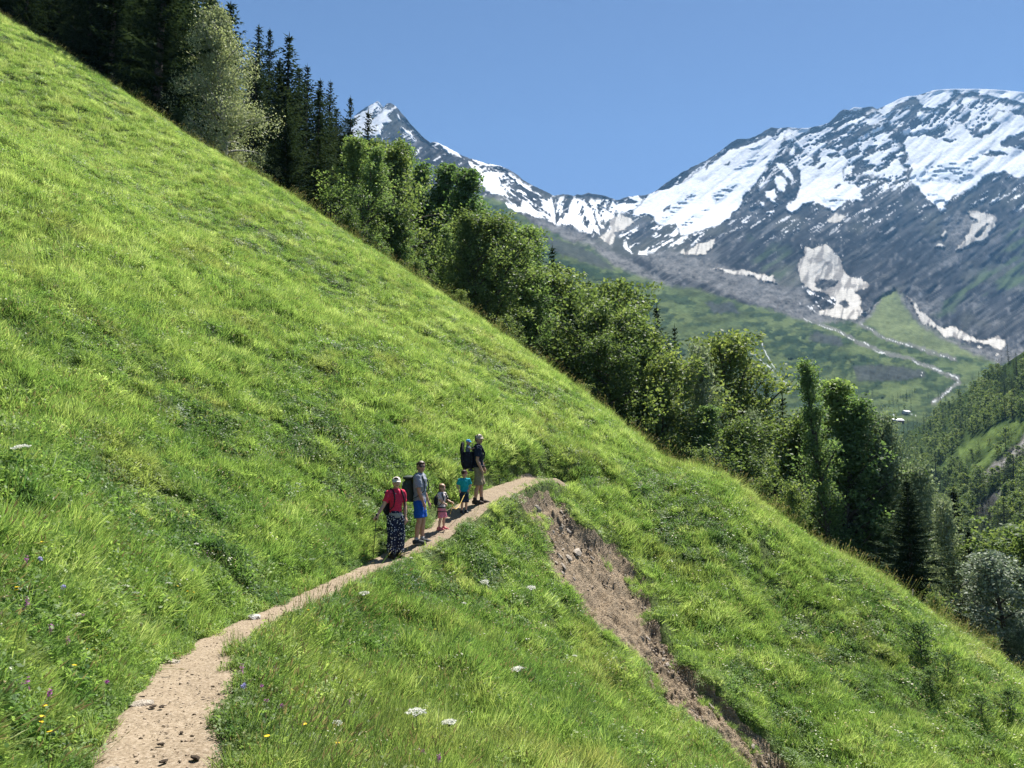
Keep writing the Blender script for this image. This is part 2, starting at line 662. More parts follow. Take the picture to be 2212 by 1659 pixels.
def stems(n, radius, h0, h1, seed, head=0.045):
    """thin flowering stalks with a loose seed head"""
    r = np.random.default_rng(seed)
    V, Fc, bv = [], [], []
    for i in range(n):
        a = r.random() * 6.283
        q = math.sqrt(r.random()) * radius
        h = h0 + (h1 - h0) * r.random()
        d = np.array([r.normal(0.12, 0.12), r.normal(0, 0.12)])
        b0 = np.array([q * math.cos(a), q * math.sin(a), -0.02])
        p = [b0, b0 + np.array([d[0] * h * .4, d[1] * h * .4, h * .55]), b0 + np.array([d[0] * h, d[1] * h, h])]
        yaw = r.random() * 6.283
        for turn in (0, 1.57):
            wv = np.array([math.cos(yaw + turn), math.sin(yaw + turn), 0])
            s = len(V)
            for k, ww in ((0, .0022), (1, .0018), (2, .0012)):
                V += [p[k] - wv * ww, p[k] + wv * ww]
                bv += [0.1, 0.1]
            Fc += [(s, s + 1, s + 3, s + 2), (s + 2, s + 3, s + 5, s + 4)]
            s = len(V)
            ax = (p[2] - p[1]) / np.linalg.norm(p[2] - p[1])
            V += [p[2] - ax * head, p[2] - ax * head * .4 + wv * .0055, p[2] + ax * .03, p[2] - ax * head * .4 - wv * .0055]
            bv += [1.5] * 4
            Fc += [(s, s + 1, s + 2, s + 3)]
    return np.array(V), np.array(Fc), np.zeros((0, 3), int), np.array(bv)


def leaflets(n, radius, size, h, seed):
    r = np.random.default_rng(seed)
    a = r.random(n) * 2 * np.pi
    q = np.sqrt(r.random(n)) * radius
    c = np.stack([q * np.cos(a), q * np.sin(a), h * (0.3 + 0.7 * r.random(n))], 1)
    t = r.normal(0, 1, (n, 3))
    t[:, 2] *= 0.5
    t /= np.linalg.norm(t, axis=1)[:, None]
    b = np.cross(t, np.array([0, 0, 1.0]) + r.normal(0, 0.35, (n, 3)))
    b /= np.linalg.norm(b, axis=1)[:, None]
    s = size * (0.6 + 0.8 * r.random(n))[:, None]
    V = np.stack([c - t * s, c + b * s * .55, c + t * s, c - b * s * .55], 1).reshape(-1, 3)
    o = np.arange(n)[:, None] * 4
    return V, o + np.arange(4), np.zeros((0, 3), int), np.repeat(r.random(n) * 0.8, 4)


def join_parts(parts):
    Vs, Q, T, B = [], [], [], []
    o = 0
    for V, q, t, b in parts:
        Vs.append(V)
        if len(q):
            Q.append(np.asarray(q) + o)
        if len(t):
            T.append(np.asarray(t) + o)
        B.append(b)
        o += len(V)
    return np.vstack(Vs), (np.vstack(Q) if Q else np.zeros((0, 4), int)), (np.vstack(T) if T else np.zeros((0, 3), int)), np.concatenate(B)


m = NT('grass_blades', 0.5, 0.22)
tint = m.node('ShaderNodeAttribute', attribute_name='tint', attribute_type='INSTANCER')
sep = m.node('ShaderNodeSeparateXYZ')
m.l.new(tint.outputs['Vector'], sep.inputs[0])
bv = m.attr('bv', 'GEOMETRY', 'Fac')
green = m.ramp(sep.outputs[0], [(0.0, (0.060, 0.130, 0.044)), (0.45, (0.152, 0.248, 0.066)), (0.8, (0.255, 0.348, 0.108)), (1.0, (0.33, 0.41, 0.17))])
dry = m.mix(green, (0.27, 0.215, 0.10), sep.outputs[1])
var = m.ramp(bv, [(0.0, (0.65, 0.72, 0.6)), (0.5, (1, 1, 1)), (1.0, (1.35, 1.22, 1.25))])
c = m.mix(dry, var, 1.0, 'MULTIPLY')
head = m.node('ShaderNodeMath', operation='GREATER_THAN')
m.l.new(bv, head.inputs[0])
head.inputs[1].default_value = 1.2
c = m.mix(c, (0.23, 0.19, 0.105), head.outputs[0])
m.color(c)
tcol = m.mix(c, (1.55, 1.6, 1.1), 1.0, 'MULTIPLY')
m.translucent(tcol, 0.50)
M_GRASS = m.m


def clump_mesh(name, parts):
    V, Q, T, B = join_parts(parts)
    me = mesh_np(name, V, [Q, T])
    set_attr(me, 'bv', B)
    me.materials.append(M_GRASS)
    return me


CL = []
for s in range(3):
    CL.append(clump_mesh('turf_clump', [blades(72, 0.17, 0.06, 0.20, 0.0028, 0.0056, 0.06, 1.0, 100 + s)]))                       # 0-2 short turf
for s in range(3):
    CL.append(clump_mesh('tussock_clump', [blades(90, 0.14, 0.14, 0.34, 0.0024, 0.0044, 0.22, 1.2, 120 + s)]))               # 3-5 long leaning tussock
for s in range(2):
    CL.append(clump_mesh('herb_clump', [blades(34, 0.17, 0.06, 0.20, 0.0025, 0.0045, 0.12, 0.8, 140 + s), leaflets(64, 0.17, 0.021, 0.14, 150 + s)]))   # 6-7 herbs
for s in range(2):
    CL.append(clump_mesh('stalk_clump', [stems(7, 0.16, 0.38, 0.66, 160 + s), blades(14, 0.15, 0.12, 0.3, 0.002, 0.004, 0.3, 1.1, 170 + s)]))   # 8-9 flowering stalks
for s in range(2):
    CL.append(clump_mesh('upright_clump', [blades(60, 0.15, 0.15, 0.36, 0.0022, 0.0045, 0.10, 0.5, 180 + s)]))                     # 10-11 upright grass


def sample_meadow(N, y0, y1, power, amax, seed):
    """points of the meadow, thinning out with distance"""
    r = np.random.default_rng(seed)
    yy = np.linspace(y0, y1, 3000)
    w = yy * np.maximum(yy, 3.2) ** (-power)
    cdf = np.cumsum(w)
    cdf /= cdf[-1]
    y = np.interp(r.random(N), cdf, yy)
    a = (r.random(N) * 2 - 1) * amax
    keep = y < d_c(a) + 2.5
    return (a * y)[keep], y[keep], r


def eulers(zax, yaw):
    """rotation whose Z axis is zax and whose X axis points to the heading yaw as far as it can"""
    xh = np.stack([np.cos(yaw), np.sin(yaw), np.zeros_like(yaw)], 1)
    zx = zax / np.linalg.norm(zax, axis=1)[:, None]
    yx = np.cross(zx, xh)
    yx /= np.linalg.norm(yx, axis=1)[:, None]
    xx = np.cross(yx, zx)
    # R = [xx yx zx]; XYZ euler
    sy = np.hypot(xx[:, 0], xx[:, 1])
    return np.stack([np.arctan2(yx[:, 2], zx[:, 2]), np.arctan2(-xx[:, 2], sy), np.arctan2(xx[:, 1], xx[:, 0])], 1)


def normal_at(x, y, e=0.25):
    hx = (ground_h(x + e, y) - ground_h(x - e, y)) / (2 * e)
    hy = (ground_h(x, y + e) - ground_h(x, y - e)) / (2 * e)
    n = np.stack([-hx, -hy, np.ones_like(hx)], 1)
    return n / np.linalg.norm(n, axis=1)[:, None]


def instancer(name, pos, rot, scl, idx, tint, meshes):
    """one object that scatters the clump meshes on its points"""
    me = bpy.data.meshes.new(name)
    me.vertices.add(len(pos))
    me.vertices.foreach_set('co', np.asarray(pos, np.float32).ravel())
    set_attr(me, 'rot', rot, 'FLOAT_VECTOR')
    set_attr(me, 'scl', scl, 'FLOAT_VECTOR')
    set_attr(me, 'idx', idx, 'INT')
    set_attr(me, 'tint', tint, 'FLOAT_VECTOR')
    o = link(name, me)
    lib = bpy.data.collections.new(name + '_pieces')
    for i, mm in enumerate(meshes):
        lib.objects.link(bpy.data.objects.new('%s_piece_%02d' % (name, i), mm))
    ng = bpy.data.node_groups.new(name, 'GeometryNodeTree')
    ng.interface.new_socket('Geometry', in_out='INPUT', socket_type='NodeSocketGeometry')
    ng.interface.new_socket('Geometry', in_out='OUTPUT', socket_type='NodeSocketGeometry')
    N, L = ng.nodes, ng.links
    gi, go = N.new('NodeGroupInput'), N.new('NodeGroupOutput')
    mp = N.new('GeometryNodeMeshToPoints')
    ci = N.new('GeometryNodeCollectionInfo')
    ci.inputs['Collection'].default_value = lib
    ci.inputs['Separate Children'].default_value = True
    ci.inputs['Reset Children'].default_value = True
    ip = N.new('GeometryNodeInstanceOnPoints')
    ip.inputs['Pick Instance'].default_value = True

    def na(nm, typ):
        x = N.new('GeometryNodeInputNamedAttribute')
        x.data_type = typ
        x.inputs['Name'].default_value = nm
        return x.outputs['Attribute']
    er = N.new('FunctionNodeEulerToRotation')
    L.new(na('rot', 'FLOAT_VECTOR'), er.inputs[0])
    L.new(gi.outputs[0], mp.inputs[0])
    L.new(mp.outputs[0], ip.inputs['Points'])
    L.new(ci.outputs[0], ip.inputs['Instance'])
    L.new(na('idx', 'INT'), ip.inputs['Instance Index'])
    L.new(er.outputs[0], ip.inputs['Rotation'])
    L.new(na('scl', 'FLOAT_VECTOR'), ip.inputs['Scale'])
    L.new(ip.outputs[0], go.inputs[0])
    md = o.modifiers.new('scatter', 'NODES')
    md.node_group = ng
    return o


x, y, r = sample_meadow(230000 if not QUICK else 20000, 1.7, 72, 1.28, 0.92, 5)
h, pd, pp, psd, ss = full_info(x, y)
wl_, wr_ = path_w(pp)
pw = np.where(psd > 0, wl_, wr_)
n1 = fbm(x * 0.30, y * 0.30, 3, 201)                    # broad patches of kinds
n2 = fbm(x * 1.9, y * 1.9, 3, 211)
n3 = fbm(x * 0.16 + 4, y * 0.16, 2, 221)
keep = (pd > pw + 0.03 + 0.05 * r.random(len(x)) - 0.09 * smooth(0.12, 0.3, fbm(x * 2.1, y * 2.1, 2, 239))) | (pp > 146)
edge = np.where(pp > 146, 1.0, smooth(0.02, 0.30, pd - pw))                      # cropped shorter beside the path
keep &= (fbm(x * 3.6, y * 3.6, 2, 235) > -0.17) | (r.random(len(x)) < 0.16)        # small bare pockets between the tussocks
tuft = (fbm(x * 1.9, y * 1.9, 2, 231) > 0.20)
keep &= (ss < -0.04) | (tuft & (r.random(len(x)) < 0.75) & (ss < 0.55))
x, y, h, pd, pw, ss, n1, n2, n3, edge, psd = [q[keep] for q in (x, y, h, pd, pw, ss, n1, n2, n3, edge, psd)]
N = len(x)
u = r.random(N)
idx = np.where(u < 0.5, r.integers(0, 3, N), r.integers(10, 12, N))
tus = (n2 > 0.16) | ((n2 > 0.02) & (r.random(N) < 0.25))
idx = np.where(tus & (edge > 0.5), r.integers(3, 6, N), idx)
herb = (n1 < -0.12) & (r.random(N) < 0.55) & ~tus
herb |= r.random(N) < 0.22
herb |= (y < 11) & (x < -1.5) & (r.random(N) < 0.45)
herb |= (edge < 0.6) & (r.random(N) < 0.4)
idx = np.where(herb, r.integers(6, 8, N), idx)
dcr = d_c(x / y) - y
stalk = ((r.random(N) < 0.022) & (edge > 0.3)) | ((np.abs(dcr) < 1.6) & (r.random(N) < 0.13)) | ((psd < 0) & (pd < pw + 0.5) & (r.random(N) < 0.07) & (y < 12))
idx = np.where(stalk, r.integers(8, 10, N), idx)
nrm = normal_at(x, y)
zax = nrm * 0.70 + np.array([0, 0, 0.30]) + 0.28 * r.normal(0, 1, (N, 3))
yaw = r.random(N) * 2 * np.pi
rot = eulers(zax, yaw)
dist = np.hypot(x, y)
s = np.clip((dist / 9.0) ** 0.35, 0.62, 1.5) * (0.75 + 0.5 * r.random(N))
near_slip = np.where(ss < 0, 0.45 + 0.55 * smooth(0.02, 0.7, -ss), 1.0)
s *= (0.55 + 0.45 * edge) * np.where(ss > 0.0, 0.6, 1.0)
sz = s * np.where(tus, 1.0 + 0.5 * r.random(N), 1.0) * (0.85 + 0.5 * smooth(-0.3, 0.4, n1))
sz = np.where(stalk, s * 0.85, sz * 0.56) * near_slip * (0.7 + 0.75 * r.random(N) ** 2) / np.clip((dist / 9.0) ** 0.15, 1, 1.3)
t0 = np.clip(0.44 + 0.24 * n1 + 0.46 * n2 + 0.20 * n3 + r.normal(0, 0.16, N) + 0.16 * smooth(12, 40, dist), 0, 1)
t0 = np.where(tus & (n2 > 0.30), np.clip(t0 + 0.15, 0, 1), t0)
dryness = np.clip(0.03 + 0.22 * smooth(0.15, 0.55, fbm(x * 0.7, y * 0.7, 2, 251)) + 0.35 * stalk * (np.abs(dcr) < 2) + 0.1 * (psd < 0) * (y < 9) + r.normal(0, 0.07, N), 0, 0.8)
tint = np.stack([t0, dryness, r.random(N)], 1)
h = np.where(ss > 0, h + 0.30 * smooth(-0.02, 0.30, ss) + 0.04, h)
pos = np.stack([x, y, h - 0.015], 1)
g = instancer('meadow_grass', pos, rot, np.stack([s, s, sz], 1), idx, tint, CL)
tag(g, 'lush green meadow grass covering the steep hillside', 'grass', kind='stuff')

# tiny pale blossoms and seed heads strewn through the grass
def blossom_mesh(name, seed, mat):
    r_ = np.random.default_rng(seed)
    g_ = []
    V, Q = [], []
    for k in range(3):
        c = np.array([r_.normal(0, .08), r_.normal(0, .08), 0.17 + 0.10 * r_.random()])
        for t in range(3):
            a = r_.random() * 3
            d = np.array([math.cos(a), math.sin(a), r_.normal() * .2]) * .017
            s_ = np.array([-math.sin(a), math.cos(a), 0]) * .012
            o_ = len(V)
            z_ = np.array([0, 0, .004 * t])
            V += [c - d + z_, c + s_ + z_, c + d + z_, c - s_ + z_]
            Q.append((o_, o_ + 1, o_ + 2, o_ + 3))
    me_ = mesh_np(name, np.array(V), np.array(Q))
    me_.materials.append(mat)
    return me_


def flat_mat(name, c, tr=0.3):
    m_ = NT(name, 0.7, 0.15)
    m_.color(c)
    m_.translucent(c, tr)
    return m_.m


BL = [blossom_mesh('blossom', 1, flat_mat('cream_blossom', (0.62, 0.62, 0.48))), blossom_mesh('blossom', 2, flat_mat('straw_heads', (0.42, 0.36, 0.20))),
      blossom_mesh('blossom', 3, flat_mat('yellow_blossom', (0.60, 0.42, 0.03))), blossom_mesh('blossom', 4, flat_mat('mauve_blossom', (0.28, 0.13, 0.24)))]
x, y, r = sample_meadow(5200, 3.0, 60, 1.05, 0.85, 15)
h, pd, pp, psd, ss = full_info(x, y)
k = (pd > 0.75) & (ss < -0.15)
x, y, h, pd = x[k], y[k], h[k], pd[k]
N = len(x)
u = r.random(N)
near_left = (y < 11) & (x < 0)
idx = np.where(u < 0.45, 0, np.where(u < 0.86, 1, np.where(near_left, np.where(u < 0.93, 2, 3), 1)))
s = np.clip(np.hypot(x, y) / 14, 0.55, 1.7) * (0.6 + 0.6 * r.random(N))
nrm = normal_at(x, y)
o = instancer('meadow_blossoms', np.stack([x, y, h], 1), eulers(nrm * 0.4 + np.array([0, 0, .6]), r.random(N) * 6.28), np.stack([s, s, np.clip(s, .7, 1.1)], 1), idx, np.zeros((N, 3)), BL)
tag(o, 'countless tiny pale blossoms and seed heads strewn through the meadow grass', 'blossoms', kind='stuff')
# ---------------------------------------------------------------- the mountains at the head of the valley
# a landscape sheet: every vertex has its own bearing, height and distance; measured on the 2500 px photo
def catmull_line(pts, xq):
    p = np.array(pts, float)
    return np.interp(xq, p[:, 0], p[:, 1])


SKYL = [(400, 560), (500, 500), (700, 400), (850, 296), (868, 280), (890, 264), (905, 256), (922, 246), (928, 252), (936, 263), (945, 253), (953, 252), (962, 256), (972, 265), (981, 277), (990, 286), (1000, 299),
        (1012, 313), (1030, 332), (1050, 348), (1060, 346), (1075, 350), (1095, 361), (1120, 375), (1135, 383), (1160, 390), (1190, 400), (1222, 406), (1240, 412), (1255, 421),
        (1280, 440), (1310, 457), (1345, 474), (1352, 476), (1375, 475), (1393, 477), (1402, 480), (1409, 474), (1420, 477), (1437, 472), (1455, 474), (1475, 477), (1490, 482), (1502, 487),
        (1515, 485), (1532, 478), (1555, 479), (1575, 477), (1590, 472), (1605, 464), (1630, 446), (1650, 432), (1662, 424), (1680, 414), (1705, 401), (1720, 393), (1733, 385),
        (1746, 375), (1763, 364), (1785, 348), (1800, 341), (1815, 340), (1832, 338), (1850, 327), (1868, 319), (1881, 312), (1900, 313), (1925, 310), (1955, 312),
        (1985, 311), (2010, 304), (2024, 298), (2038, 284), (2050, 272), (2058, 268), (2073, 268), (2085, 262), (2113, 261), (2130, 261), (2141, 266), (2160, 258),
        (2180, 249), (2198, 240), (2215, 235), (2236, 234), (2258, 227), (2280, 220), (2305, 218), (2330, 217), (2380, 217), (2420, 218), (2460, 221), (2500, 225),
        (2600, 243), (2750, 300), (2900, 360)]

DCTL = [(2500, 224, 5600), (2320, 218, 5600), (2140, 265, 5300), (2060, 265, 5200), (1900, 312, 5000), (1780, 350, 4900), (1650, 432, 4700), (1560, 478, 4500), (1450, 472, 4400),
        (1350, 476, 4200), (1250, 418, 3700), (1150, 386, 3500), (1060, 347, 3600), (940, 255, 4300), (868, 280, 4300), (700, 400, 4100), (400, 560, 3600), (2900, 360, 5200),
        (1350, 545, 3050), (1490, 600, 3050), (1570, 625, 3000), (1700, 622, 2900), (1850, 680, 2750), (2000, 770, 2350), (2150, 715, 2600), (2300, 800, 2350), (2460, 845, 2150),
        (2700, 850, 2000), (1800, 500, 4000), (2000, 520, 3800), (2250, 450, 4300), (2400, 560, 3600), (2000, 600, 3100), (2060, 650, 2950), (2300, 650, 3100),
        (1240, 500, 2900), (1290, 545, 2250), (1400, 610, 2150), (1500, 650, 2150), (1600, 700, 2050), (1150, 520, 2200), (1250, 600, 1650), (1350, 660, 1600), (1450, 730, 1500),
        (1600, 800, 1450), (1750, 850, 1500), (1900, 850, 1650), (2050, 850, 1750), (2250, 850, 1900), (2400, 890, 1800), (1000, 480, 2600), (1000, 640, 1500), (700, 700, 1500),
        (1800, 960, 1250), (2000, 960, 1330), (2250, 960, 1400), (2190, 1030, 1100), (2320, 1000, 1250), (2000, 1060, 980), (1700, 960, 1150), (1400, 820, 1250), (1200, 740, 1250),
        (2500, 1000, 1300), (2190, 1090, 900), (1000, 950, 1000), (1500, 1150, 750), (2300, 1200, 700), (2700, 1150, 900), (700, 1000, 900), (1000, 1420, 480), (1800, 1420, 480), (2600, 1420, 560)]
_dfit = tps_fit(np.array([(u / 400, v / 400) for u, v, d in DCTL]), np.log([d for u, v, d in DCTL]), 3e-3)

U0, U1, NU, NV = 640, 2760, 1060, 430
uu = np.linspace(U0, U1, NU)
vs = catmull_line(SKYL, uu)
vs = vs + 3.2 * fbm(uu / 24, uu * 0 + 3, 4, 301) * smooth(1000, 1060, uu) * (1 - smooth(2090, 2200, uu)) + 1.5 * fbm(uu / 9, uu * 0 + 5, 3, 305) * (1 - smooth(2090, 2200, uu))
VB = 1420.0
kk = np.linspace(0, 1, NV) ** 1.3
Ug = np.repeat(uu[None], NV, 0)
Vg = vs[None] + (VB - vs[None]) * kk[:, None]

# --- what covers the ground
WHITE = [
    [(860, 285), (900, 262), (924, 245), (931, 258), (918, 263), (910, 275), (905, 292), (920, 279), (938, 268), (958, 268), (945, 283), (952, 297), (935, 303), (925, 330), (900, 335), (860, 335)],
    [(1058, 345), (1075, 349), (1120, 374), (1127, 381), (1108, 379), (1082, 362)],
    [(1145, 383), (1180, 395), (1222, 405), (1224, 408), (1196, 405), (1160, 396)],
    [(1143, 395), (1168, 405), (1176, 416), (1192, 420), (1232, 427), (1216, 440), (1222, 455), (1236, 470), (1228, 481), (1200, 473), (1184, 460), (1174, 444), (1168, 426), (1150, 410)],
    [(1235, 496), (1260, 500), (1325, 527), (1330, 534), (1298, 528), (1240, 505)],
    [(1349, 476), (1344, 500), (1340, 528), (1336, 538), (1357, 546), (1355, 520), (1351, 500)],
    [(1391, 500), (1400, 484), (1408, 500), (1416, 530), (1436, 560), (1446, 572), (1434, 569), (1408, 541), (1390, 548), (1383, 550), (1391, 525)],
    [(1418, 490), (1424, 489), (1452, 530), (1468, 572), (1460, 571), (1440, 540)],
    [(1452, 493), (1461, 520), (1477, 556), (1470, 557), (1455, 525)],
    [(1500, 497), (1520, 512), (1537, 520), (1515, 517), (1496, 512)], [(1530, 478), (1562, 480), (1574, 490), (1562, 498), (1545, 490)],
    [(1525, 590), (1530, 603), (1548, 620), (1530, 614), (1517, 600)], [(1560, 616), (1580, 604), (1583, 619), (1557, 622)], [(1538, 604), (1562, 590), (1556, 596), (1541, 608)],
    [(1585, 474), (1610, 467), (1640, 455), (1672, 440), (1700, 424), (1722, 410), (1737, 399), (1762, 384), (1778, 372), (1792, 365), (1812, 357), (1842, 346), (1866, 336), (1880, 328),
     (1893, 340), (1921, 318), (1915, 337), (1903, 357), (1890, 381), (1880, 396), (1866, 416), (1850, 436), (1838, 451), (1825, 471), (1812, 491), (1805, 502), (1798, 515), (1780, 535),
     (1745, 553), (1700, 563), (1680, 571), (1663, 575), (1660, 560), (1650, 545), (1625, 548), (1600, 545), (1594, 530), (1575, 524), (1550, 530), (1541, 525), (1550, 514), (1565, 500), (1578, 488)],
    [(1945, 402), (1955, 385), (1975, 381), (1990, 396), (2008, 366), (2036, 366), (2060, 385), (2068, 396), (2060, 415), (2058, 440), (2075, 450), (2086, 452), (2100, 462), (2090, 482), (2070, 491),
     (2050, 505), (2037, 516), (2015, 505), (2000, 495), (1985, 494), (1960, 501), (1945, 511), (1930, 518), (1920, 512), (1922, 497), (1940, 492), (1950, 470), (1955, 440), (1952, 420)],
    [(1890, 398), (1910, 400), (1930, 420), (1937, 443), (1920, 430), (1905, 415)], [(1893, 428), (1910, 431), (1923, 445), (1915, 465), (1907, 471), (1895, 455), (1889, 445)],
    [(1869, 470), (1890, 460), (1897, 475), (1890, 485), (1902, 501), (1880, 490)], [(1855, 495), (1866, 496), (1864, 506), (1857, 506)],
    [(2138, 268), (2180, 247), (2215, 233), (2240, 231), (2280, 218), (2320, 214), (2420, 212), (2500, 218), (2780, 300), (2780, 340), (2500, 252), (2462, 240), (2440, 237), (2400, 234), (2372, 222),
     (2352, 228), (2332, 222), (2326, 235), (2303, 256), (2275, 263), (2256, 259), (2246, 250), (2240, 239), (2229, 240), (2214, 247), (2190, 254), (2174, 266), (2162, 284), (2148, 275)],
    [(2073, 268), (2090, 258), (2118, 258), (2106, 265), (2085, 269)],
    [(2217, 332), (2240, 336), (2260, 331), (2285, 341), (2300, 336), (2318, 318), (2345, 299), (2362, 315), (2373, 332), (2392, 334), (2420, 320), (2440, 302), (2424, 290), (2442, 272), (2468, 271),
     (2500, 286), (2780, 350), (2780, 480), (2500, 434), (2470, 430), (2450, 419), (2430, 420), (2402, 431), (2386, 450), (2375, 459), (2350, 466), (2322, 486), (2300, 504), (2310, 512), (2297, 521),
     (2283, 500), (2268, 489), (2254, 470), (2240, 455), (2224, 444), (2222, 430), (2231, 415), (2209, 400), (2218, 386), (2205, 350)],
    [(2160, 425), (2178, 395), (2192, 388), (2202, 398), (2188, 415), (2175, 430), (2166, 440)],
]
DIRTY = [
    [(1495, 532), (1515, 525), (1540, 532), (1549, 545), (1530, 556), (1520, 565), (1500, 564), (1503, 580), (1496, 592), (1492, 598), (1465, 579), (1478, 570), (1495, 558), (1492, 542)],
    [(2020, 536), (2046, 520), (2067, 532), (2040, 543), (2020, 541)],
    [(2365, 515), (2385, 515), (2420, 525), (2432, 535), (2429, 556), (2405, 586), (2380, 596), (2328, 613), (2350, 590), (2365, 570), (2370, 550), (2390, 540), (2370, 530)],
    [(2298, 576), (2305, 562), (2312, 565), (2305, 581)], [(2280, 603), (2295, 594), (2306, 600), (2305, 606)],
    [(1970, 604), (1985, 608), (2000, 599), (2020, 597), (2030, 609), (2038, 620), (2050, 632), (2056, 645), (2060, 662), (2085, 680), (2100, 683), (2122, 696), (2100, 710), (2085, 712), (2100, 725),
     (2106, 735), (2100, 745), (2105, 755), (2106, 771), (2085, 781), (2050, 778), (2000, 771), (2000, 762), (2035, 755), (2040, 740), (2035, 730), (2010, 716), (1980, 706), (1968, 704), (1957, 690),
     (1949, 665), (1946, 645), (1954, 635), (1964, 625)],
    [(1657, 618), (1670, 611), (1675, 617), (1700, 600), (1725, 589), (1750, 578), (1740, 598), (1724, 619), (1700, 622)],
    [(1735, 655), (1760, 659), (1800, 661), (1830, 664), (1850, 672), (1889, 674), (1885, 680), (1900, 691), (1860, 683), (1830, 676), (1780, 668)],
    [(2213, 721), (2222, 727), (2233, 740), (2246, 763), (2263, 772), (2276, 790), (2300, 800), (2330, 801), (2350, 809), (2366, 820), (2390, 829), (2405, 832), (2425, 822), (2437, 818), (2451, 828),
     (2459, 838), (2446, 856), (2410, 844), (2390, 836), (2350, 829), (2320, 823), (2280, 801), (2250, 786), (2236, 765), (2229, 745)],
    [(2154, 731), (2098, 767), (2107, 765), (2132, 750)], [(2388, 844), (2400, 846), (2398, 850), (2389, 848)], [(2430, 866), (2440, 866), (2436, 870), (2431, 869)],
]
HOLES = [
    [(2440, 351), (2460, 336), (2500, 322), (2560, 330), (2560, 372), (2500, 366), (2470, 361), (2445, 358)], [(2398, 379), (2420, 367), (2446, 368), (2463, 375), (2440, 381), (2415, 380)],
    [(2478, 326), (2500, 319), (2510, 330)], [(2466, 272), (2500, 262), (2540, 290), (2480, 281)], [(2375, 334), (2400, 320), (2428, 302), (2438, 306), (2416, 325), (2388, 336)],
    [(2302, 343), (2331, 341), (2325, 347), (2306, 348)], [(1960, 401), (1985, 391), (2004, 386), (2005, 395), (1990, 401)], [(1992, 408), (2020, 399), (2015, 413), (2000, 414)],
    [(1990, 690), (2010, 682), (2052, 685), (2040, 700), (2010, 711), (1990, 700)], [(2045, 742), (2065, 731), (2076, 745), (2062, 751)], [(2376, 577), (2395, 556), (2420, 546), (2400, 570), (2380, 586)],
    [(1772, 400), (1783, 392), (1779, 402), (1768, 408)], [(2020, 378), (2040, 375), (2050, 384), (2030, 388)], [(2032, 454), (2052, 446), (2048, 456), (2036, 458)],
    [(1620, 515), (1640, 500), (1638, 510), (1622, 519)],
]
# broken ground, rock ribs showing through snow: polygon, share of snow, streak angle (deg, up to the right), scale
MIXED = [
    ([(1180, 410), (1215, 411), (1260, 433), (1300, 462), (1345, 485), (1349, 536), (1325, 531), (1290, 515), (1240, 492), (1228, 476), (1216, 440)], 0.53, -32, 9),
    ([(1358, 482), (1500, 488), (1518, 520), (1495, 562), (1465, 583), (1400, 555), (1355, 548)], 0.46, 68, 8),
    ([(1500, 488), (1580, 480), (1560, 505), (1540, 525), (1510, 520)], 0.45, 20, 8),
    ([(1640, 440), (1720, 398), (1790, 352), (1840, 342), (1800, 362), (1720, 412), (1640, 456)], 0.30, 40, 8),
    ([(1925, 312), (1985, 312), (2024, 300), (2035, 322), (2055, 300), (2072, 285), (2100, 275), (2120, 278), (2140, 268), (2155, 290), (2160, 320), (2180, 340), (2200, 360), (2214, 386), (2200, 395),
      (2215, 420), (2210, 440), (2180, 442), (2160, 441), (2150, 432), (2100, 428), (2085, 448), (2065, 452), (2060, 435), (2066, 395), (2035, 368), (2005, 370), (1975, 384), (1950, 362), (1925, 345), (1915, 330)], 0.54, 28, 9),
    ([(1930, 345), (1955, 385), (1948, 402), (1935, 390), (1920, 365)], 0.45, 60, 8),
    ([(1866, 416), (1890, 381), (1912, 335), (1926, 345), (1905, 385), (1885, 420), (1860, 460), (1840, 480), (1825, 490)], 0.42, 60, 8),
    ([(2160, 290), (2178, 270), (2240, 268), (2262, 275), (2303, 264), (2342, 238), (2380, 238), (2440, 250), (2500, 258), (2780, 340), (2780, 400), (2500, 286), (2440, 272), (2420, 290), (2440, 300),
      (2400, 334), (2385, 330), (2360, 314), (2345, 300), (2330, 310), (2290, 312), (2280, 322), (2215, 332), (2190, 312)], 0.55, 42, 8),
    ([(2280, 310), (2345, 250), (2420, 255), (2430, 285), (2400, 325), (2345, 300), (2300, 330)], 0.38, 45, 8),
    ([(2060, 452), (2160, 420), (2222, 430), (2225, 450), (2150, 470), (2090, 500), (2060, 512)], 0.36, 30, 8),
    ([(2090, 500), (2225, 450), (2270, 500), (2160, 545), (2090, 545)], 0.14, 28, 9),
    ([(1600, 548), (1650, 548), (1665, 578), (1740, 556), (1800, 515), (1795, 530), (1740, 575), (1690, 600), (1640, 605), (1590, 590)], 0.34, 34, 9),
    ([(1500, 560), (1600, 545), (1660, 600), (1600, 618), (1530, 600)], 0.22, 30, 8),
    ([(2385, 450), (2500, 434), (2780, 480), (2780, 600), (2500, 510), (2380, 500)], 0.15, 32, 9),
    ([(1780, 540), (1900, 480), (1960, 510), (2090, 545), (2060, 590), (1900, 580), (1800, 570)], 0.10, 25, 8),
    ([(1820, 500), (1900, 500), (1920, 540), (1840, 560), (1800, 540)], 0.16, 60, 8),
    ([(960, 255), (990, 285), (1030, 335), (1010, 350), (960, 300), (940, 285)], 0.22, -50, 7),
    ([(1000, 335), (1040, 345), (1130, 385), (1230, 412), (1250, 425), (1180, 412), (1090, 372), (1040, 352)], 0.20, -28, 7),
    ([(1955, 600), (2030, 595), (2110, 690), (2060, 700), (1960, 705)], 0.25, 75, 8),
    ([(1980, 705), (2060, 700), (2045, 760), (2000, 768), (1950, 740)], 0.35, -40, 7),
]
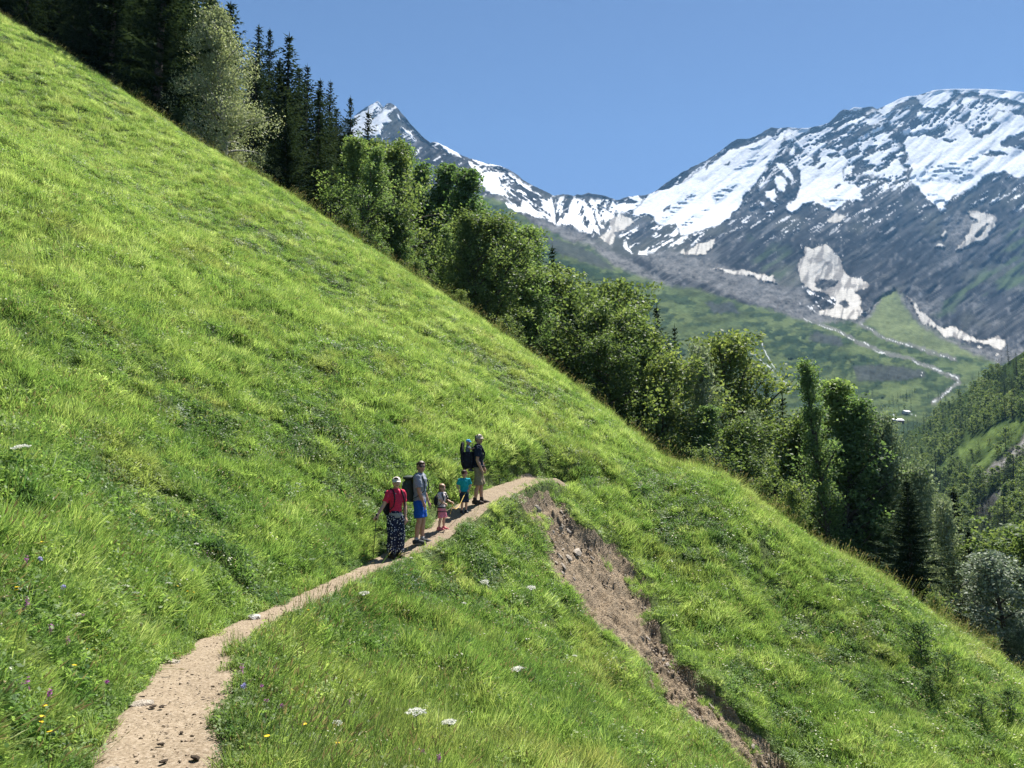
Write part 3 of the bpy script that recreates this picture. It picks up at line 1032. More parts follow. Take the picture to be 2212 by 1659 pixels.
ICE_AND_SHADE = [
    [(1603, 542), (1625, 518), (1655, 490), (1690, 468), (1702, 476), (1672, 505), (1650, 522), (1628, 543)], [(1738, 472), (1770, 455), (1800, 439), (1808, 446), (1775, 478), (1748, 498)],
    [(1793, 412), (1840, 385), (1852, 378), (1842, 400), (1810, 412)], [(1658, 545), (1690, 520), (1730, 504), (1742, 512), (1700, 545), (1668, 565)], [(1828, 363), (1855, 350), (1860, 356), (1832, 370)],
    [(2224, 432), (2262, 404), (2300, 394), (2370, 398), (2378, 428), (2342, 448), (2300, 440), (2250, 448)], [(2262, 470), (2292, 470), (2322, 490), (2302, 520), (2290, 516), (2276, 492)],
    [(2000, 478), (2050, 474), (2070, 484), (2040, 505), (2020, 500)], [(2244, 260), (2275, 264), (2302, 254), (2318, 232), (2328, 240), (2302, 268), (2272, 277), (2250, 270)],  # second outline: shade crescent under the dome's serac, painted ice grey
    [(2330, 405), (2380, 375), (2400, 380), (2370, 400)],
]
RUBBLE = [
    [(1556, 622), (1600, 612), (1655, 617), (1745, 640), (1850, 685), (1955, 708), (2000, 765), (1960, 772), (1900, 757), (1850, 742), (1800, 727), (1750, 702), (1680, 682), (1620, 662)],
    [(2303, 532), (2340, 515), (2372, 525), (2390, 545), (2362, 560), (2342, 600), (2310, 592), (2298, 562)],
    [(1283, 530), (1330, 540), (1400, 565), (1500, 618), (1570, 655), (1640, 700), (1600, 690), (1500, 650), (1440, 600), (1400, 590), (1340, 560)],
    [(1900, 750), (1990, 745), (2010, 775), (2060, 785), (2000, 790), (1930, 775)], [(2190, 712), (2215, 730), (2240, 775), (2290, 815), (2350, 838), (2420, 860), (2480, 870), (2440, 890), (2350, 850), (2270, 810), (2225, 770)],
    [(2100, 770), (2130, 745), (2150, 735), (2120, 775), (2090, 800)], [(2225, 735), (2300, 740), (2300, 760), (2260, 775)], [(2420, 850), (2500, 850), (2500, 885), (2440, 885)],
]
GREEN_TOP = [(600, 520), (1000, 465), (1180, 478), (1235, 498), (1285, 535), (1340, 562), (1400, 590), (1430, 583), (1480, 618), (1560, 655), (1640, 700), (1700, 705), (1780, 730), (1850, 748), (1900, 760), (1990, 780), (2090, 785),
             (2110, 770), (2150, 720), (2180, 705), (2205, 722), (2230, 772), (2280, 810), (2350, 838), (2420, 870), (2500, 880), (2780, 880)]
SHRUB = [   # darker scrub and dark rock bands on the green ground
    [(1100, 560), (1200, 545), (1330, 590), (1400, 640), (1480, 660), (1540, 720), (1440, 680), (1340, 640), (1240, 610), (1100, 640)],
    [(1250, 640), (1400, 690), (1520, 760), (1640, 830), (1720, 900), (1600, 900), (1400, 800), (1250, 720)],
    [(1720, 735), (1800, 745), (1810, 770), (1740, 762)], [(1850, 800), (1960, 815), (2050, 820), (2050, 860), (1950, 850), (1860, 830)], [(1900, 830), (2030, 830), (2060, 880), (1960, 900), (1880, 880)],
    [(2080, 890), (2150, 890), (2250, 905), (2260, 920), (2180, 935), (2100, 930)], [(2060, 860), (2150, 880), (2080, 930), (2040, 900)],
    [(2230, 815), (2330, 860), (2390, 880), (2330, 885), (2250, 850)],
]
CLIFF = [[(1720, 738), (1790, 742), (1808, 765), (1740, 762)], [(2082, 895), (2150, 893), (2255, 905), (2258, 918), (2180, 930), (2095, 928)], [(1985, 812), (2050, 825), (2055, 845), (1975, 830)],
         [(1330, 575), (1420, 600), (1480, 640), (1500, 660), (1430, 640), (1350, 610)]]
FLANK = [(2500, 500), (2440, 600), (2380, 680), (2320, 715), (2270, 760), (2290, 775), (2360, 752), (2450, 715), (2520, 700), (2780, 700), (2780, 480)]
CONE = [(2180, 706), (2205, 722), (2232, 775), (2290, 812), (2350, 842), (2420, 875), (2300, 872), (2200, 842), (2130, 802), (2105, 778), (2150, 735)]
FLANK2 = [(1830, 580), (1920, 600), (1950, 640), (1940, 690), (1860, 670), (1830, 620)]
STREAMS = [([(1964, 778), (1985, 790), (2020, 800), (2050, 811), (2083, 831), (2110, 836), (2140, 858), (2162, 862)], 2.6), ([(2228, 878), (2240, 888), (2253, 893)], 3.5), ([(2262, 895), (2285, 901), (2300, 907), (2318, 913), (2338, 922), (2342, 932), (2330, 938), (2316, 955), (2300, 968), (2278, 982)], 3.6),
           ([(2085, 783), (2130, 806), (2160, 825), (2200, 838), (2232, 847)], 1.9), ([(2232, 847), (2265, 857), (2300, 868), (2332, 878)], 1.6), ([(1775, 825), (1800, 842), (1838, 860), (1862, 885), (1893, 908)], 2.2), ([(1862, 837), (1866, 855), (1876, 872), (1890, 897), (1903, 915), (1922, 944)], 2.4),
           ([(2253, 909), (2250, 920)], 1.5), ([(2180, 1012), (2215, 1008), (2240, 1016)], 1.6)]
BEDS = [([(1964, 778), (2050, 811), (2100, 836), (2160, 862), (2200, 868), (2232, 882), (2260, 895), (2338, 922), (2342, 934), (2316, 955), (2275, 985)], 5.0), ([(2085, 783), (2160, 825), (2232, 847), (2332, 878)], 5.0)]


def cover(U, V):
    """albedo of the ground at a bearing and height (grid arrays)"""
    Uw = U + 6 * fbm(U / 26, V / 26, 4, 401) + 4.5 * fbm(U / 7, V / 7, 3, 405)
    Vw = V + 6 * fbm(U / 26 + 9, V / 26, 4, 411) + 4.5 * fbm(U / 7, V / 7 + 4, 3, 415)
    # rock
    ca, sa = math.cos(math.radians(33)), math.sin(math.radians(33))
    r1 = U * ca - V * sa
    r2 = U * sa + V * ca
    n = fbm(r1 / 45, r2 / 9, 4, 421)
    n2 = fbm(U / 12, V / 12, 4, 425)
    rock = np.array([0.032, 0.034, 0.038])[None, None] * (1 + 0.9 * n + 0.5 * n2)[..., None]
    strata = smooth(0.18, 0.5, ridged(r1 / 130, r2 / 8, 3, 433)) * (0.5 + fbm(U / 50, V / 50, 2, 437))
    rock = rock * (0.8 + 0.5 * fbm(U / 120, V / 90, 2, 439))[..., None] + np.clip(strata, 0, 1)[..., None] * np.array([0.060, 0.060, 0.058])
    rock = rock + np.clip(n2 - 0.25, 0, 1)[..., None] * np.array([0.16, 0.16, 0.16])
    brown = smooth(0.1, 0.5, fbm(U / 90, V / 60, 3, 431))[..., None]
    rock = rock * (1 - 0.4 * brown) + np.array([0.085, 0.088, 0.07]) * 0.4 * brown
    colr = rock
    # high turf on the flanks
    for poly, amt in ((FLANK, 0.85), (FLANK2, 0.5)):
        f = smooth(-14, 14, polydist(poly, Uw, Vw)) * amt * smooth(-0.25, 0.2, fbm(r1 / 60, r2 / 13, 4, 441))
        colr = colr * (1 - f[..., None]) + np.array([0.062, 0.090, 0.040]) * f[..., None]
    # meadow and scrub
    gt = catmull_line(GREEN_TOP, Uw)
    g = smooth(-5, 6, Vw - gt)
    gn = fbm(U / 60 + V / 60, V / 18, 4, 451)
    gf = fbm(U / 9, V / 6, 3, 455)
    meadow_c = np.array([0.062, 0.084, 0.036]) * (1 + 0.5 * gn + 0.35 * gf)[..., None]
    light = smooth(0.0, 0.35, fbm(U / 40 - V / 90, V / 16, 3, 457))[..., None]
    meadow_c = meadow_c * (1 - 0.5 * light) + np.array([0.105, 0.132, 0.054]) * 0.5 * light
    colr = colr * (1 - g[..., None]) + meadow_c * g[..., None]
    f = smooth(-4, 8, polydist(CONE, Uw, Vw))[..., None]
    colr = colr * (1 - 0.85 * f) + np.array([0.125, 0.150, 0.070]) * (1 + 0.3 * gf + 0.3 * gn)[..., None] * 0.85 * f
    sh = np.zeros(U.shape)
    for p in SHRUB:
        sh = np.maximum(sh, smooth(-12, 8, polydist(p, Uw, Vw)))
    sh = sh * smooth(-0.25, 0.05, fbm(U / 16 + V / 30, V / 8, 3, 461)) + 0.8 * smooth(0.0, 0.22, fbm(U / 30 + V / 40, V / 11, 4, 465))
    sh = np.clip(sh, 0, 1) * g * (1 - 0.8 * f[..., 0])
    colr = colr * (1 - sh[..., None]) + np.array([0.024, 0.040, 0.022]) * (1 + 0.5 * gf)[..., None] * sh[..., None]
    for p in CLIFF:
        f = smooth(-5, 3, polydist(p, Uw, Vw))[..., None] * 0.85
        colr = colr * (1 - f) + np.array([0.045, 0.05, 0.05]) * (1 + 0.5 * n2)[..., None] * f
    # rubble and scree
    rb = np.zeros(U.shape)
    for p in RUBBLE:
        rb = np.maximum(rb, smooth(-7, 7, polydist(p, Uw, Vw)))
    ra = np.array([0.10, 0.10, 0.10]) * (1 + 0.7 * fbm(U / 13 + V / 20, V / 5, 4, 471) + 0.6 * fbm(U / 4, V / 3, 2, 475))[..., None]
    colr = colr * (1 - rb[..., None]) + ra * rb[..., None]
    for ln, w in BEDS:
        d, _ = segdist(ln, Uw, Vw)
        f = (1 - smooth(w * 0.5, w * 1.3, d))[..., None] * 0.8
        colr = colr * (1 - f) + np.array([0.12, 0.12, 0.115]) * (1 + 0.5 * n2)[..., None] * f
    # snow
    sn = np.zeros(U.shape)
    for poly, share, ang, sc in MIXED:
        a = math.radians(ang)
        q1 = (U * math.cos(a) - V * math.sin(a)) / (sc * 4.2)
        q2 = (U * math.sin(a) + V * math.cos(a)) / sc
        f = fbm(q1, q2, 4, 481 + int(sc) + int(ang) % 7) + 0.35 * fbm(U / 5, V / 5, 2, 485)
        k = smooth(-0.08, 0.08, f - (0.53 - share) * 1.25)
        sn = np.maximum(sn, k * smooth(-6, 6, polydist(poly, Uw, Vw)))
    for p in WHITE:
        sn = np.maximum(sn, smooth(-1.6, 1.6, polydist(p, Uw, Vw)))
    for p in HOLES:
        sn = sn * (1 - smooth(-1.6, 1.6, polydist(p, Uw, Vw)))
    # thin remnants and veins of snow on the ledges below and beside the snowfields
    vein = fbm((U * ca - V * sa) / 40, (U * sa + V * ca) / 6, 4, 487) + 0.3 * fbm(U / 4, V / 4, 2, 489)
    high = smooth(660, 480, V + 0.12 * np.abs(U - 1900)) * (1 - g)
    sn = np.maximum(sn, 0.85 * high * smooth(0.0, 0.06, vein - 0.46 + 0.10 * smooth(560, 400, V)))
    dr = np.zeros(U.shape)
    for p in DIRTY:
        dr = np.maximum(dr, smooth(-1.3, 1.3, polydist(p, Uw, Vw)))
    for p in HOLES[8:11]:
        dr = dr * (1 - smooth(-1.6, 1.6, polydist(p, Uw, Vw)))
    snow_c = np.array([0.66, 0.68, 0.71]) * (1 + 0.05 * fbm(U / 30, V / 14, 3, 491))[..., None]
    ic = np.zeros(U.shape)
    for p in ICE_AND_SHADE:
        ic = np.maximum(ic, smooth(-5, 6, polydist(p, Uw, Vw)))
    it = smooth(-0.12, 0.22, ridged(U / 26 + V / 40, V / 6, 3, 495) - 0.15)
    f = (ic * (0.35 + 0.65 * it))[..., None] * 0.8
    snow_c = snow_c * (1 - f) + np.array([0.40, 0.46, 0.52]) * f
    colr = colr * (1 - sn[..., None]) + snow_c * sn[..., None]
    dn = fbm(U / 5, V / 40, 4, 501)
    dirty_c = np.array([0.43, 0.41, 0.375]) * (1 + 0.35 * np.minimum(dn, 0.1))[..., None]
    mud = smooth(0.16, 0.36, ridged(U / 22 + V / 80, V / 60, 3, 505) - 0.12)[..., None] * 0.85
    dirty_c = dirty_c * (1 - mud) + np.array([0.165, 0.155, 0.145]) * mud
    colr = colr * (1 - dr[..., None]) + dirty_c * dr[..., None]
    # white water
    for ln, w in STREAMS:
        d, _ = segdist(ln, U + 3 * fbm(U / 8, V / 8, 2, 511), V + 3 * fbm(U / 8, V / 8, 2, 513))
        f = ((1 - smooth(w * 0.12, w * 0.6, d)) * smooth(-0.38, 0.12, fbm(U / 9, V / 9, 3, 515)))[..., None]
        f = np.clip(f, 0, 1)
        colr = colr * (1 - f) + np.array([0.42, 0.44, 0.45]) * f
    soft = np.maximum(np.maximum(sn, dr), 0)
    return np.clip(colr, 0.01, 0.92), soft, g, sh


colr, soft, gmask, shmask = cover(Ug, Vg)
D = np.exp(tps_eval(_dfit, Ug / 400, Vg / 400))
# relief: push the surface in and out along its own line of sight, so nothing moves in the view from the path
ca, sa = math.cos(math.radians(38)), math.sin(math.radians(38))
r1 = Ug * ca - Vg * sa
r2 = Ug * sa + Vg * ca
rel = 0.026 * ridged(Ug / 120 + Vg / 200, Vg / 150, 3, 521) + 0.014 * ridged(r1 / 90, r2 / 26, 4, 525) + 0.0045 * fbm(Ug / 14, Vg / 12, 3, 529) * (1 - 0.8 * soft)
rel = rel * (1 - 0.55 * soft)
relg = 0.014 * ridged(Ug / 110 + Vg / 90, Vg / 45, 3, 531) + 0.006 * fbm(Ug / 12, Vg / 7, 3, 535) - 0.008 * shmask * (0.5 + fbm(Ug / 9, Vg / 7, 2, 537))
rel = rel * (1 - gmask) + relg * gmask
icm = np.zeros(Ug.shape)
for p in ICE_AND_SHADE:
    icm = np.maximum(icm, smooth(-4, 8, polydist(p, Ug, Vg)))
rel = rel - 0.006 * icm * smooth(-0.1, 0.3, ridged(Ug / 26 + Vg / 40, Vg / 6, 3, 495))
ramp_top = smooth(0.0, 10.0, Vg - vs[None])
D = D * (1 + rel * (0.25 + 0.75 * ramp_top))


def far_point(u, v):
    """place of a photo point (2500 px) on the far landscape"""
    u = np.asarray(u, float)
    v = np.asarray(v, float)
    d = np.exp(tps_eval(_dfit, u / 400, v / 400))
    a, e = ray(u, v, 2500.0)
    return a * d, d, e * d


A, E = ray(Ug, Vg, 2500.0)
X, Y, Z = A * D, D, E * D
# far side of the ridges
Xb, Yb, Zb, Cb = [], [], [], []
for k, (dy, dz) in enumerate(((700, 420), (250, 110), (60, 14))):
    Yk = D[0] + dy
    Xb.append(A[0] * Yk)
    Yb.append(Yk)
    Zb.append(E[0] * D[0] - dz)
    Cb.append(colr[0])
X = np.vstack([np.array(Xb), X])
Y = np.vstack([np.array(Yb), Y])
Z = np.vstack([np.array(Zb), Z])
C = np.concatenate([np.array(Cb), colr])
me = mesh_np('mountains', np.stack([X.ravel(), Y.ravel(), Z.ravel()], 1), grid_faces(NV + 3, NU), True)
set_attr(me, 'cover', np.concatenate([C.reshape(-1, 3), np.ones((C.shape[0] * C.shape[1], 1))], 1), 'FLOAT_COLOR')
m = NT('alpine_ground', 1.0, 0.0)
c = m.attr('cover')
c = m.mix(c, m.ramp(m.noise(0.05, 5), [(0.25, (0.75, 0.75, 0.75)), (0.75, (1.2, 1.2, 1.2))]), 1.0, 'MULTIPLY')
m.color(c)
M_FAR = m.m
tag(link('mountains', me, None, M_FAR), kind='structure')

# ---------------------------------------------------------------- the other side of the valley
VCTL = [(2500, 862, 650), (2700, 735, 600), (2400, 935, 720), (2300, 1005, 820), (2200, 1060, 900), (2100, 1150, 820), (2250, 1150, 600), (2400, 1100, 480), (2500, 1150, 380), (2600, 1100, 350), (2300, 1300, 420),
        (2400, 1350, 310), (2500, 1400, 240), (2200, 1350, 480), (2200, 1500, 350), (2700, 1500, 190), (2400, 1600, 220), (2000, 1200, 800), (2000, 1500, 420), (2850, 1100, 300), (2850, 660, 580)]
_vfit = tps_fit(np.array([(u / 400, v / 400) for u, v, d in VCTL]), np.log([d for u, v, d in VCTL]), 2e-3)
VTOP = [(1950, 1120), (2100, 1098), (2180, 1072), (2240, 1042), (2300, 1000), (2360, 955), (2420, 915), (2460, 885), (2500, 858), (2600, 795), (2700, 728), (2900, 620)]


def side_point(u, v):
    u = np.asarray(u, float)
    v = np.asarray(v, float)
    d = np.exp(tps_eval(_vfit, u / 400, v / 400))
    a, e = ray(u, v, 2500.0)
    return a * d, d, e * d


GRASSY = [[(2292, 1145), (2322, 1110), (2372, 1072), (2432, 1042), (2482, 1022), (2500, 1030), (2452, 1062), (2402, 1095), (2352, 1135), (2312, 1150)], [(2350, 1165), (2420, 1095), (2500, 1032), (2560, 1000), (2500, 1052), (2432, 1110), (2375, 1175)]]
GULLY = [(2385, 1165), (2440, 1122), (2500, 1062), (2560, 1012), (2640, 980), (2640, 1040), (2500, 1112), (2442, 1155), (2402, 1190)]
RAVINE_SHADE = [(2385, 1240), (2430, 1200), (2500, 1165), (2450, 1235), (2400, 1300), (2370, 1290)]  # dark shadow in the ravine, put into the ground colour
NU2, NV2 = 260, 220
uu2 = np.linspace(1960, 2880, NU2)
vs2 = catmull_line(VTOP, uu2) + 5 * fbm(uu2 / 40, uu2 * 0, 3, 601)
Ug2 = np.repeat(uu2[None], NV2, 0)
Vg2 = vs2[None] + (1640 - vs2[None]) * (np.linspace(0, 1, NV2)[:, None])
d2 = np.exp(tps_eval(_vfit, Ug2 / 400, Vg2 / 400))
d2 = d2 * (1 + 0.03 * ridged(Ug2 / 90 + Vg2 / 90, (Ug2 - Vg2) / 400, 3, 611) + 0.008 * fbm(Ug2 / 14, Vg2 / 14, 3, 615))
gn = fbm(Ug2 / 30, Vg2 / 22, 4, 621)
cl = np.array([0.035, 0.055, 0.02]) * (1 + 0.6 * gn)[..., None]
Uw, Vw = Ug2 + 14 * fbm(Ug2 / 25, Vg2 / 25, 3, 625), Vg2 + 14 * fbm(Ug2 / 25, Vg2 / 25, 3, 629)
for p in GRASSY:
    f = smooth(-3, 9, polydist(p, Uw, Vw))[..., None]
    cl = cl * (1 - f) + np.array([0.080, 0.115, 0.036]) * (1 + 0.7 * gn)[..., None] * f
f = smooth(-6, 6, polydist(GULLY, Uw, Vw))[..., None]
cl = cl * (1 - f) + np.array([0.15, 0.145, 0.14]) * (1 + 1.0 * fbm(Ug2 / 20 + Vg2 / 20, (Vg2 + Ug2) / 6, 3, 631))[..., None] * f
f = smooth(-6, 6, polydist(RAVINE_SHADE, Uw, Vw))[..., None]
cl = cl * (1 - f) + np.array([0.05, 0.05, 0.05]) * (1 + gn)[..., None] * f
A2, E2 = ray(Ug2, Vg2, 2500.0)
X2, Y2, Z2 = A2 * d2, d2, E2 * d2
X2 = np.vstack([A2[0] * (d2[0] + 120), A2[0] * (d2[0] + 30), X2])
Y2 = np.vstack([d2[0] + 120, d2[0] + 30, Y2])
Z2 = np.vstack([E2[0] * d2[0] - 60, E2[0] * d2[0] - 8, Z2])
cl = np.concatenate([cl[:1], cl[:1], cl])
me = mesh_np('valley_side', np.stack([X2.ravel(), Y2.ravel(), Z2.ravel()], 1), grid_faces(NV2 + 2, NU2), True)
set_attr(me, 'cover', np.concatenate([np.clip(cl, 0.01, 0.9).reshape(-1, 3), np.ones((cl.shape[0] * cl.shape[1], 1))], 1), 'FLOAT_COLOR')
m = NT('valley_ground', 1.0, 0.0)
c = m.attr('cover')
c = m.mix(c, m.ramp(m.noise(0.35, 6), [(0.3, (0.6, 0.65, 0.6)), (0.7, (1.35, 1.3, 1.3))]), 1.0, 'MULTIPLY')
m.color(c)
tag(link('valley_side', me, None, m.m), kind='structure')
# ---------------------------------------------------------------- trees
def tube(path, radii, sides=6):
    """tapered tube along points; returns verts, quads"""
    path = np.asarray(path, float)
    n = len(path)
    t = np.gradient(path, axis=0)
    t /= np.linalg.norm(t, axis=1)[:, None] + 1e-9
    ref = np.array([0.31, 0.83, 0.46])
    V = []
    for i in range(n):
        a = np.cross(t[i], ref)
        a /= np.linalg.norm(a) + 1e-9
        b = np.cross(t[i], a)
        ang = np.arange(sides) * 2 * np.pi / sides
        V.append(path[i] + radii[i] * (np.cos(ang)[:, None] * a + np.sin(ang)[:, None] * b))
    V = np.vstack(V)
    i = np.arange(n - 1)[:, None] * sides + np.arange(sides)[None]
    j = np.arange(n - 1)[:, None] * sides + (np.arange(sides)[None] + 1) % sides
    Fq = np.stack([i, j, j + sides, i + sides], 2).reshape(-1, 4)
    return V, Fq


class Geo:
    def __init__(self):
        self.V, self.Q, self.T, self.B, self.o = [], [], [], [], 0

    def add(self, V, Q=(), T=(), b=None):
        self.V.append(V)
        if len(Q):
            self.Q.append(np.asarray(Q) + self.o)
        if len(T):
            self.T.append(np.asarray(T) + self.o)
        self.B.append(np.zeros(len(V)) if b is None else b)
        self.o += len(V)

    def mesh(self, name, mat, attr=None, smooth_shade=False):
        me = mesh_np(name, np.vstack(self.V), [np.vstack(self.Q) if self.Q else np.zeros((0, 4), int), np.vstack(self.T) if self.T else np.zeros((0, 3), int)], smooth_shade)
        if attr:
            set_attr(me, attr, np.concatenate(self.B))
        me.materials.append(mat)
        return me


def leaf_quads(geo, centers, size, r, droop=0.0, aspect=0.6):
    n = len(centers)
    t = r.normal(0, 1, (n, 3))
    t[:, 2] -= droop * 2
    t /= np.linalg.norm(t, axis=1)[:, None]
    b = np.cross(t, r.normal(0, 1, (n, 3)))
    b /= np.linalg.norm(b, axis=1)[:, None]
    s = size * (0.6 + 0.8 * r.random(n))[:, None]
    V = np.stack([centers - t * s, centers + b * s * aspect, centers + t * s, centers - b * s * aspect], 1).reshape(-1, 3)
    o = np.arange(n)[:, None] * 4
    geo.add(V, o + np.arange(4), b=np.repeat(r.random(n), 4))


def leaf_material(name, dark, mid, lite, trans, tcol):
    m = NT(name, 0.9 if 'needle' in name else 0.55, 0.02 if 'needle' in name else 0.12)
    oi = m.node('ShaderNodeObjectInfo')
    lv = m.attr('lv', 'GEOMETRY', 'Fac')
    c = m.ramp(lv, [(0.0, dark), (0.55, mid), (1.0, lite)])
    v = m.ramp(oi.outputs['Random'], [(0.0, (0.72, 0.78, 0.74)), (0.5, (1, 1, 1)), (1.0, (1.28, 1.18, 1.05))])
    c = m.mix(c, v, 1.0, 'MULTIPLY')
    m.color(c)
    m.translucent(m.mix(c, tcol, 1.0, 'MULTIPLY'), trans)
    return m.m


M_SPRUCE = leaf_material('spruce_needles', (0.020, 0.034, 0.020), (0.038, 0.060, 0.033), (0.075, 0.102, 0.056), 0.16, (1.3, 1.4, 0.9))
M_BIRCH = leaf_material('birch_leaves', (0.15, 0.195, 0.115), (0.255, 0.305, 0.19), (0.39, 0.44, 0.31), 0.30, (1.2, 1.25, 0.85))
M_ASPEN = leaf_material('aspen_leaves', (0.075, 0.128, 0.056), (0.130, 0.200, 0.088), (0.215, 0.285, 0.145), 0.42, (1.4, 1.5, 0.8))
M_BROAD = leaf_material('broad_leaves', (0.070, 0.115, 0.050), (0.122, 0.180, 0.078), (0.20, 0.260, 0.130), 0.42, (1.5, 1.45, 0.7))
M_GREY = leaf_material('whitebeam_leaves', (0.13, 0.165, 0.12), (0.23, 0.27, 0.20), (0.40, 0.44, 0.35), 0.22, (1.1, 1.2, 0.9))


def bark_material(name, a, b, scale=6):
    m = NT(name, 0.9, 0.1)
    m.color(m.ramp(m.noise(scale, 4, stretch=(1, 1, 0.35)), [(0.35, a), (0.65, b)]))
    m.bump(m.noise(scale * 3, 4, stretch=(1, 1, 0.3)), 0.6, 0.03)
    return m.m


M_BARK = bark_material('grey_bark', (0.05, 0.042, 0.034), (0.12, 0.105, 0.09))
M_BBARK = bark_material('birch_bark', (0.16, 0.15, 0.135), (0.46, 0.45, 0.42), 3)


def spruce(seed, H=22.0, R=3.9, low=0.05, fine=1.0):
    r = np.random.default_rng(seed)
    tr, cr = Geo(), Geo()
    zz = np.linspace(0, H, 9)
    bend = 0.12 * np.sin(zz / H * 3 + r.random() * 6)
    V, Q = tube(np.stack([bend, bend * 0.4, zz], 1), 0.022 * H * (1 - zz / H) ** 0.9 * 0.62 + 0.012, 7)
    tr.add(V, Q)
    up_ = np.array([0, 0, 1.0])
    z = low * H
    lop, lopa = 0.22 * r.random(), r.random() * 6.28            # one side grows fuller than the other
    while z < H - 0.2:
        f = 1 - z / H
        n = int(r.integers(4, 7)) if f > 0.12 else int(r.integers(3, 5))
        a0 = r.random() * 6.28
        ring = 0.70 + 0.55 * r.random()
        if r.random() < 0.12:
            ring *= 0.6
        for k in range(n):
            az = a0 + k * 6.283 / n + r.normal(0, 0.3)
            prof = min(f ** 0.92 * 1.25, 0.55 + 0.45 * f)
            L = R * prof * ring * (0.65 + 0.6 * r.random()) * (1 + lop * math.cos(az - lopa)) * min(1.0, 0.6 + 0.4 * (z / (0.2 * H))) + 0.10
            d = np.array([math.cos(az), math.sin(az), 0])
            up = 0.45 - 0.85 * f + r.normal(0, 0.10)
            m_ = max(3, int(L / 0.36 * fine) + 2)
            s = np.linspace(0.10, 1.0, m_)
            lift = up * s * L - 0.085 * (s * L) ** 2 * (0.4 + f) + 0.22 * L * s ** 3
            p = np.array([0, 0, z])[None] + d[None] * (s * L)[:, None] + up_[None] * lift[:, None]
            side = np.array([-d[1], d[0], 0])
            w = (0.22 + 0.30 * r.random(m_)) * (1.15 - 0.85 * s) * (0.35 + 0.22 * L) * 1.35 / fine ** 0.5
            hang = 0.35 + 0.5 * r.random(m_)
            tri, cb = [], []
            shade = 0.35 * r.random()
            for sg in (-1, 1):
                tip = p + sg * side[None] * w[:, None] + d[None] * (0.20 + 0.25 * r.random(m_))[:, None] * min(1, L) - up_[None] * (hang * w)[:, None]
                tri.append(np.stack([p - d[None] * 0.13, p + d[None] * 0.07, tip], 1))
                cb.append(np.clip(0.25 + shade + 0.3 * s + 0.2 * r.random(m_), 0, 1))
            # twigs hanging like a fringe below the bough
            for q in range(2):
                dn = np.stack([p - d[None] * 0.10 + side[None] * r.normal(0, .10, (m_, 1)), p + d[None] * 0.10 + side[None] * r.normal(0, .10, (m_, 1)),
                               p - up_[None] * ((0.25 + 0.55 * r.random(m_)) * (0.25 + 0.75 * f) * (1.1 - 0.5 * s))[:, None] + side[None] * r.normal(0, 0.16, (m_, 1)) + d[None] * r.normal(0, .1, (m_, 1))], 1)
                tri.append(dn)
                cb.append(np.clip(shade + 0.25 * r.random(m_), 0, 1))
            tipv = p[-1]
            tri.append(np.stack([tipv - side * 0.07, tipv + side * 0.07, tipv + d * (0.18 + 0.3 * r.random()) + up_ * 0.05], 0)[None])
            cb.append(np.array([0.9]))
            T = np.vstack(tri)
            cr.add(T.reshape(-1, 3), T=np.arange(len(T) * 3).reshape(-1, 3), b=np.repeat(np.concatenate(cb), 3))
        z += (0.30 + 0.50 * r.random()) * (0.5 + 0.75 * f) / fine
    cr.add(np.array([[-.07, 0, H - .8], [.07, 0, H - .8], [0, 0, H + .35], [0, -.07, H - .8], [0, .07, H - .8], [0, 0, H + .3]]), T=[[0, 1, 2], [3, 4, 5]], b=np.full(6, .4))
    return tr.mesh('spruce_trunk', M_BARK), cr.mesh('spruce_crown', M_SPRUCE, 'lv'), H


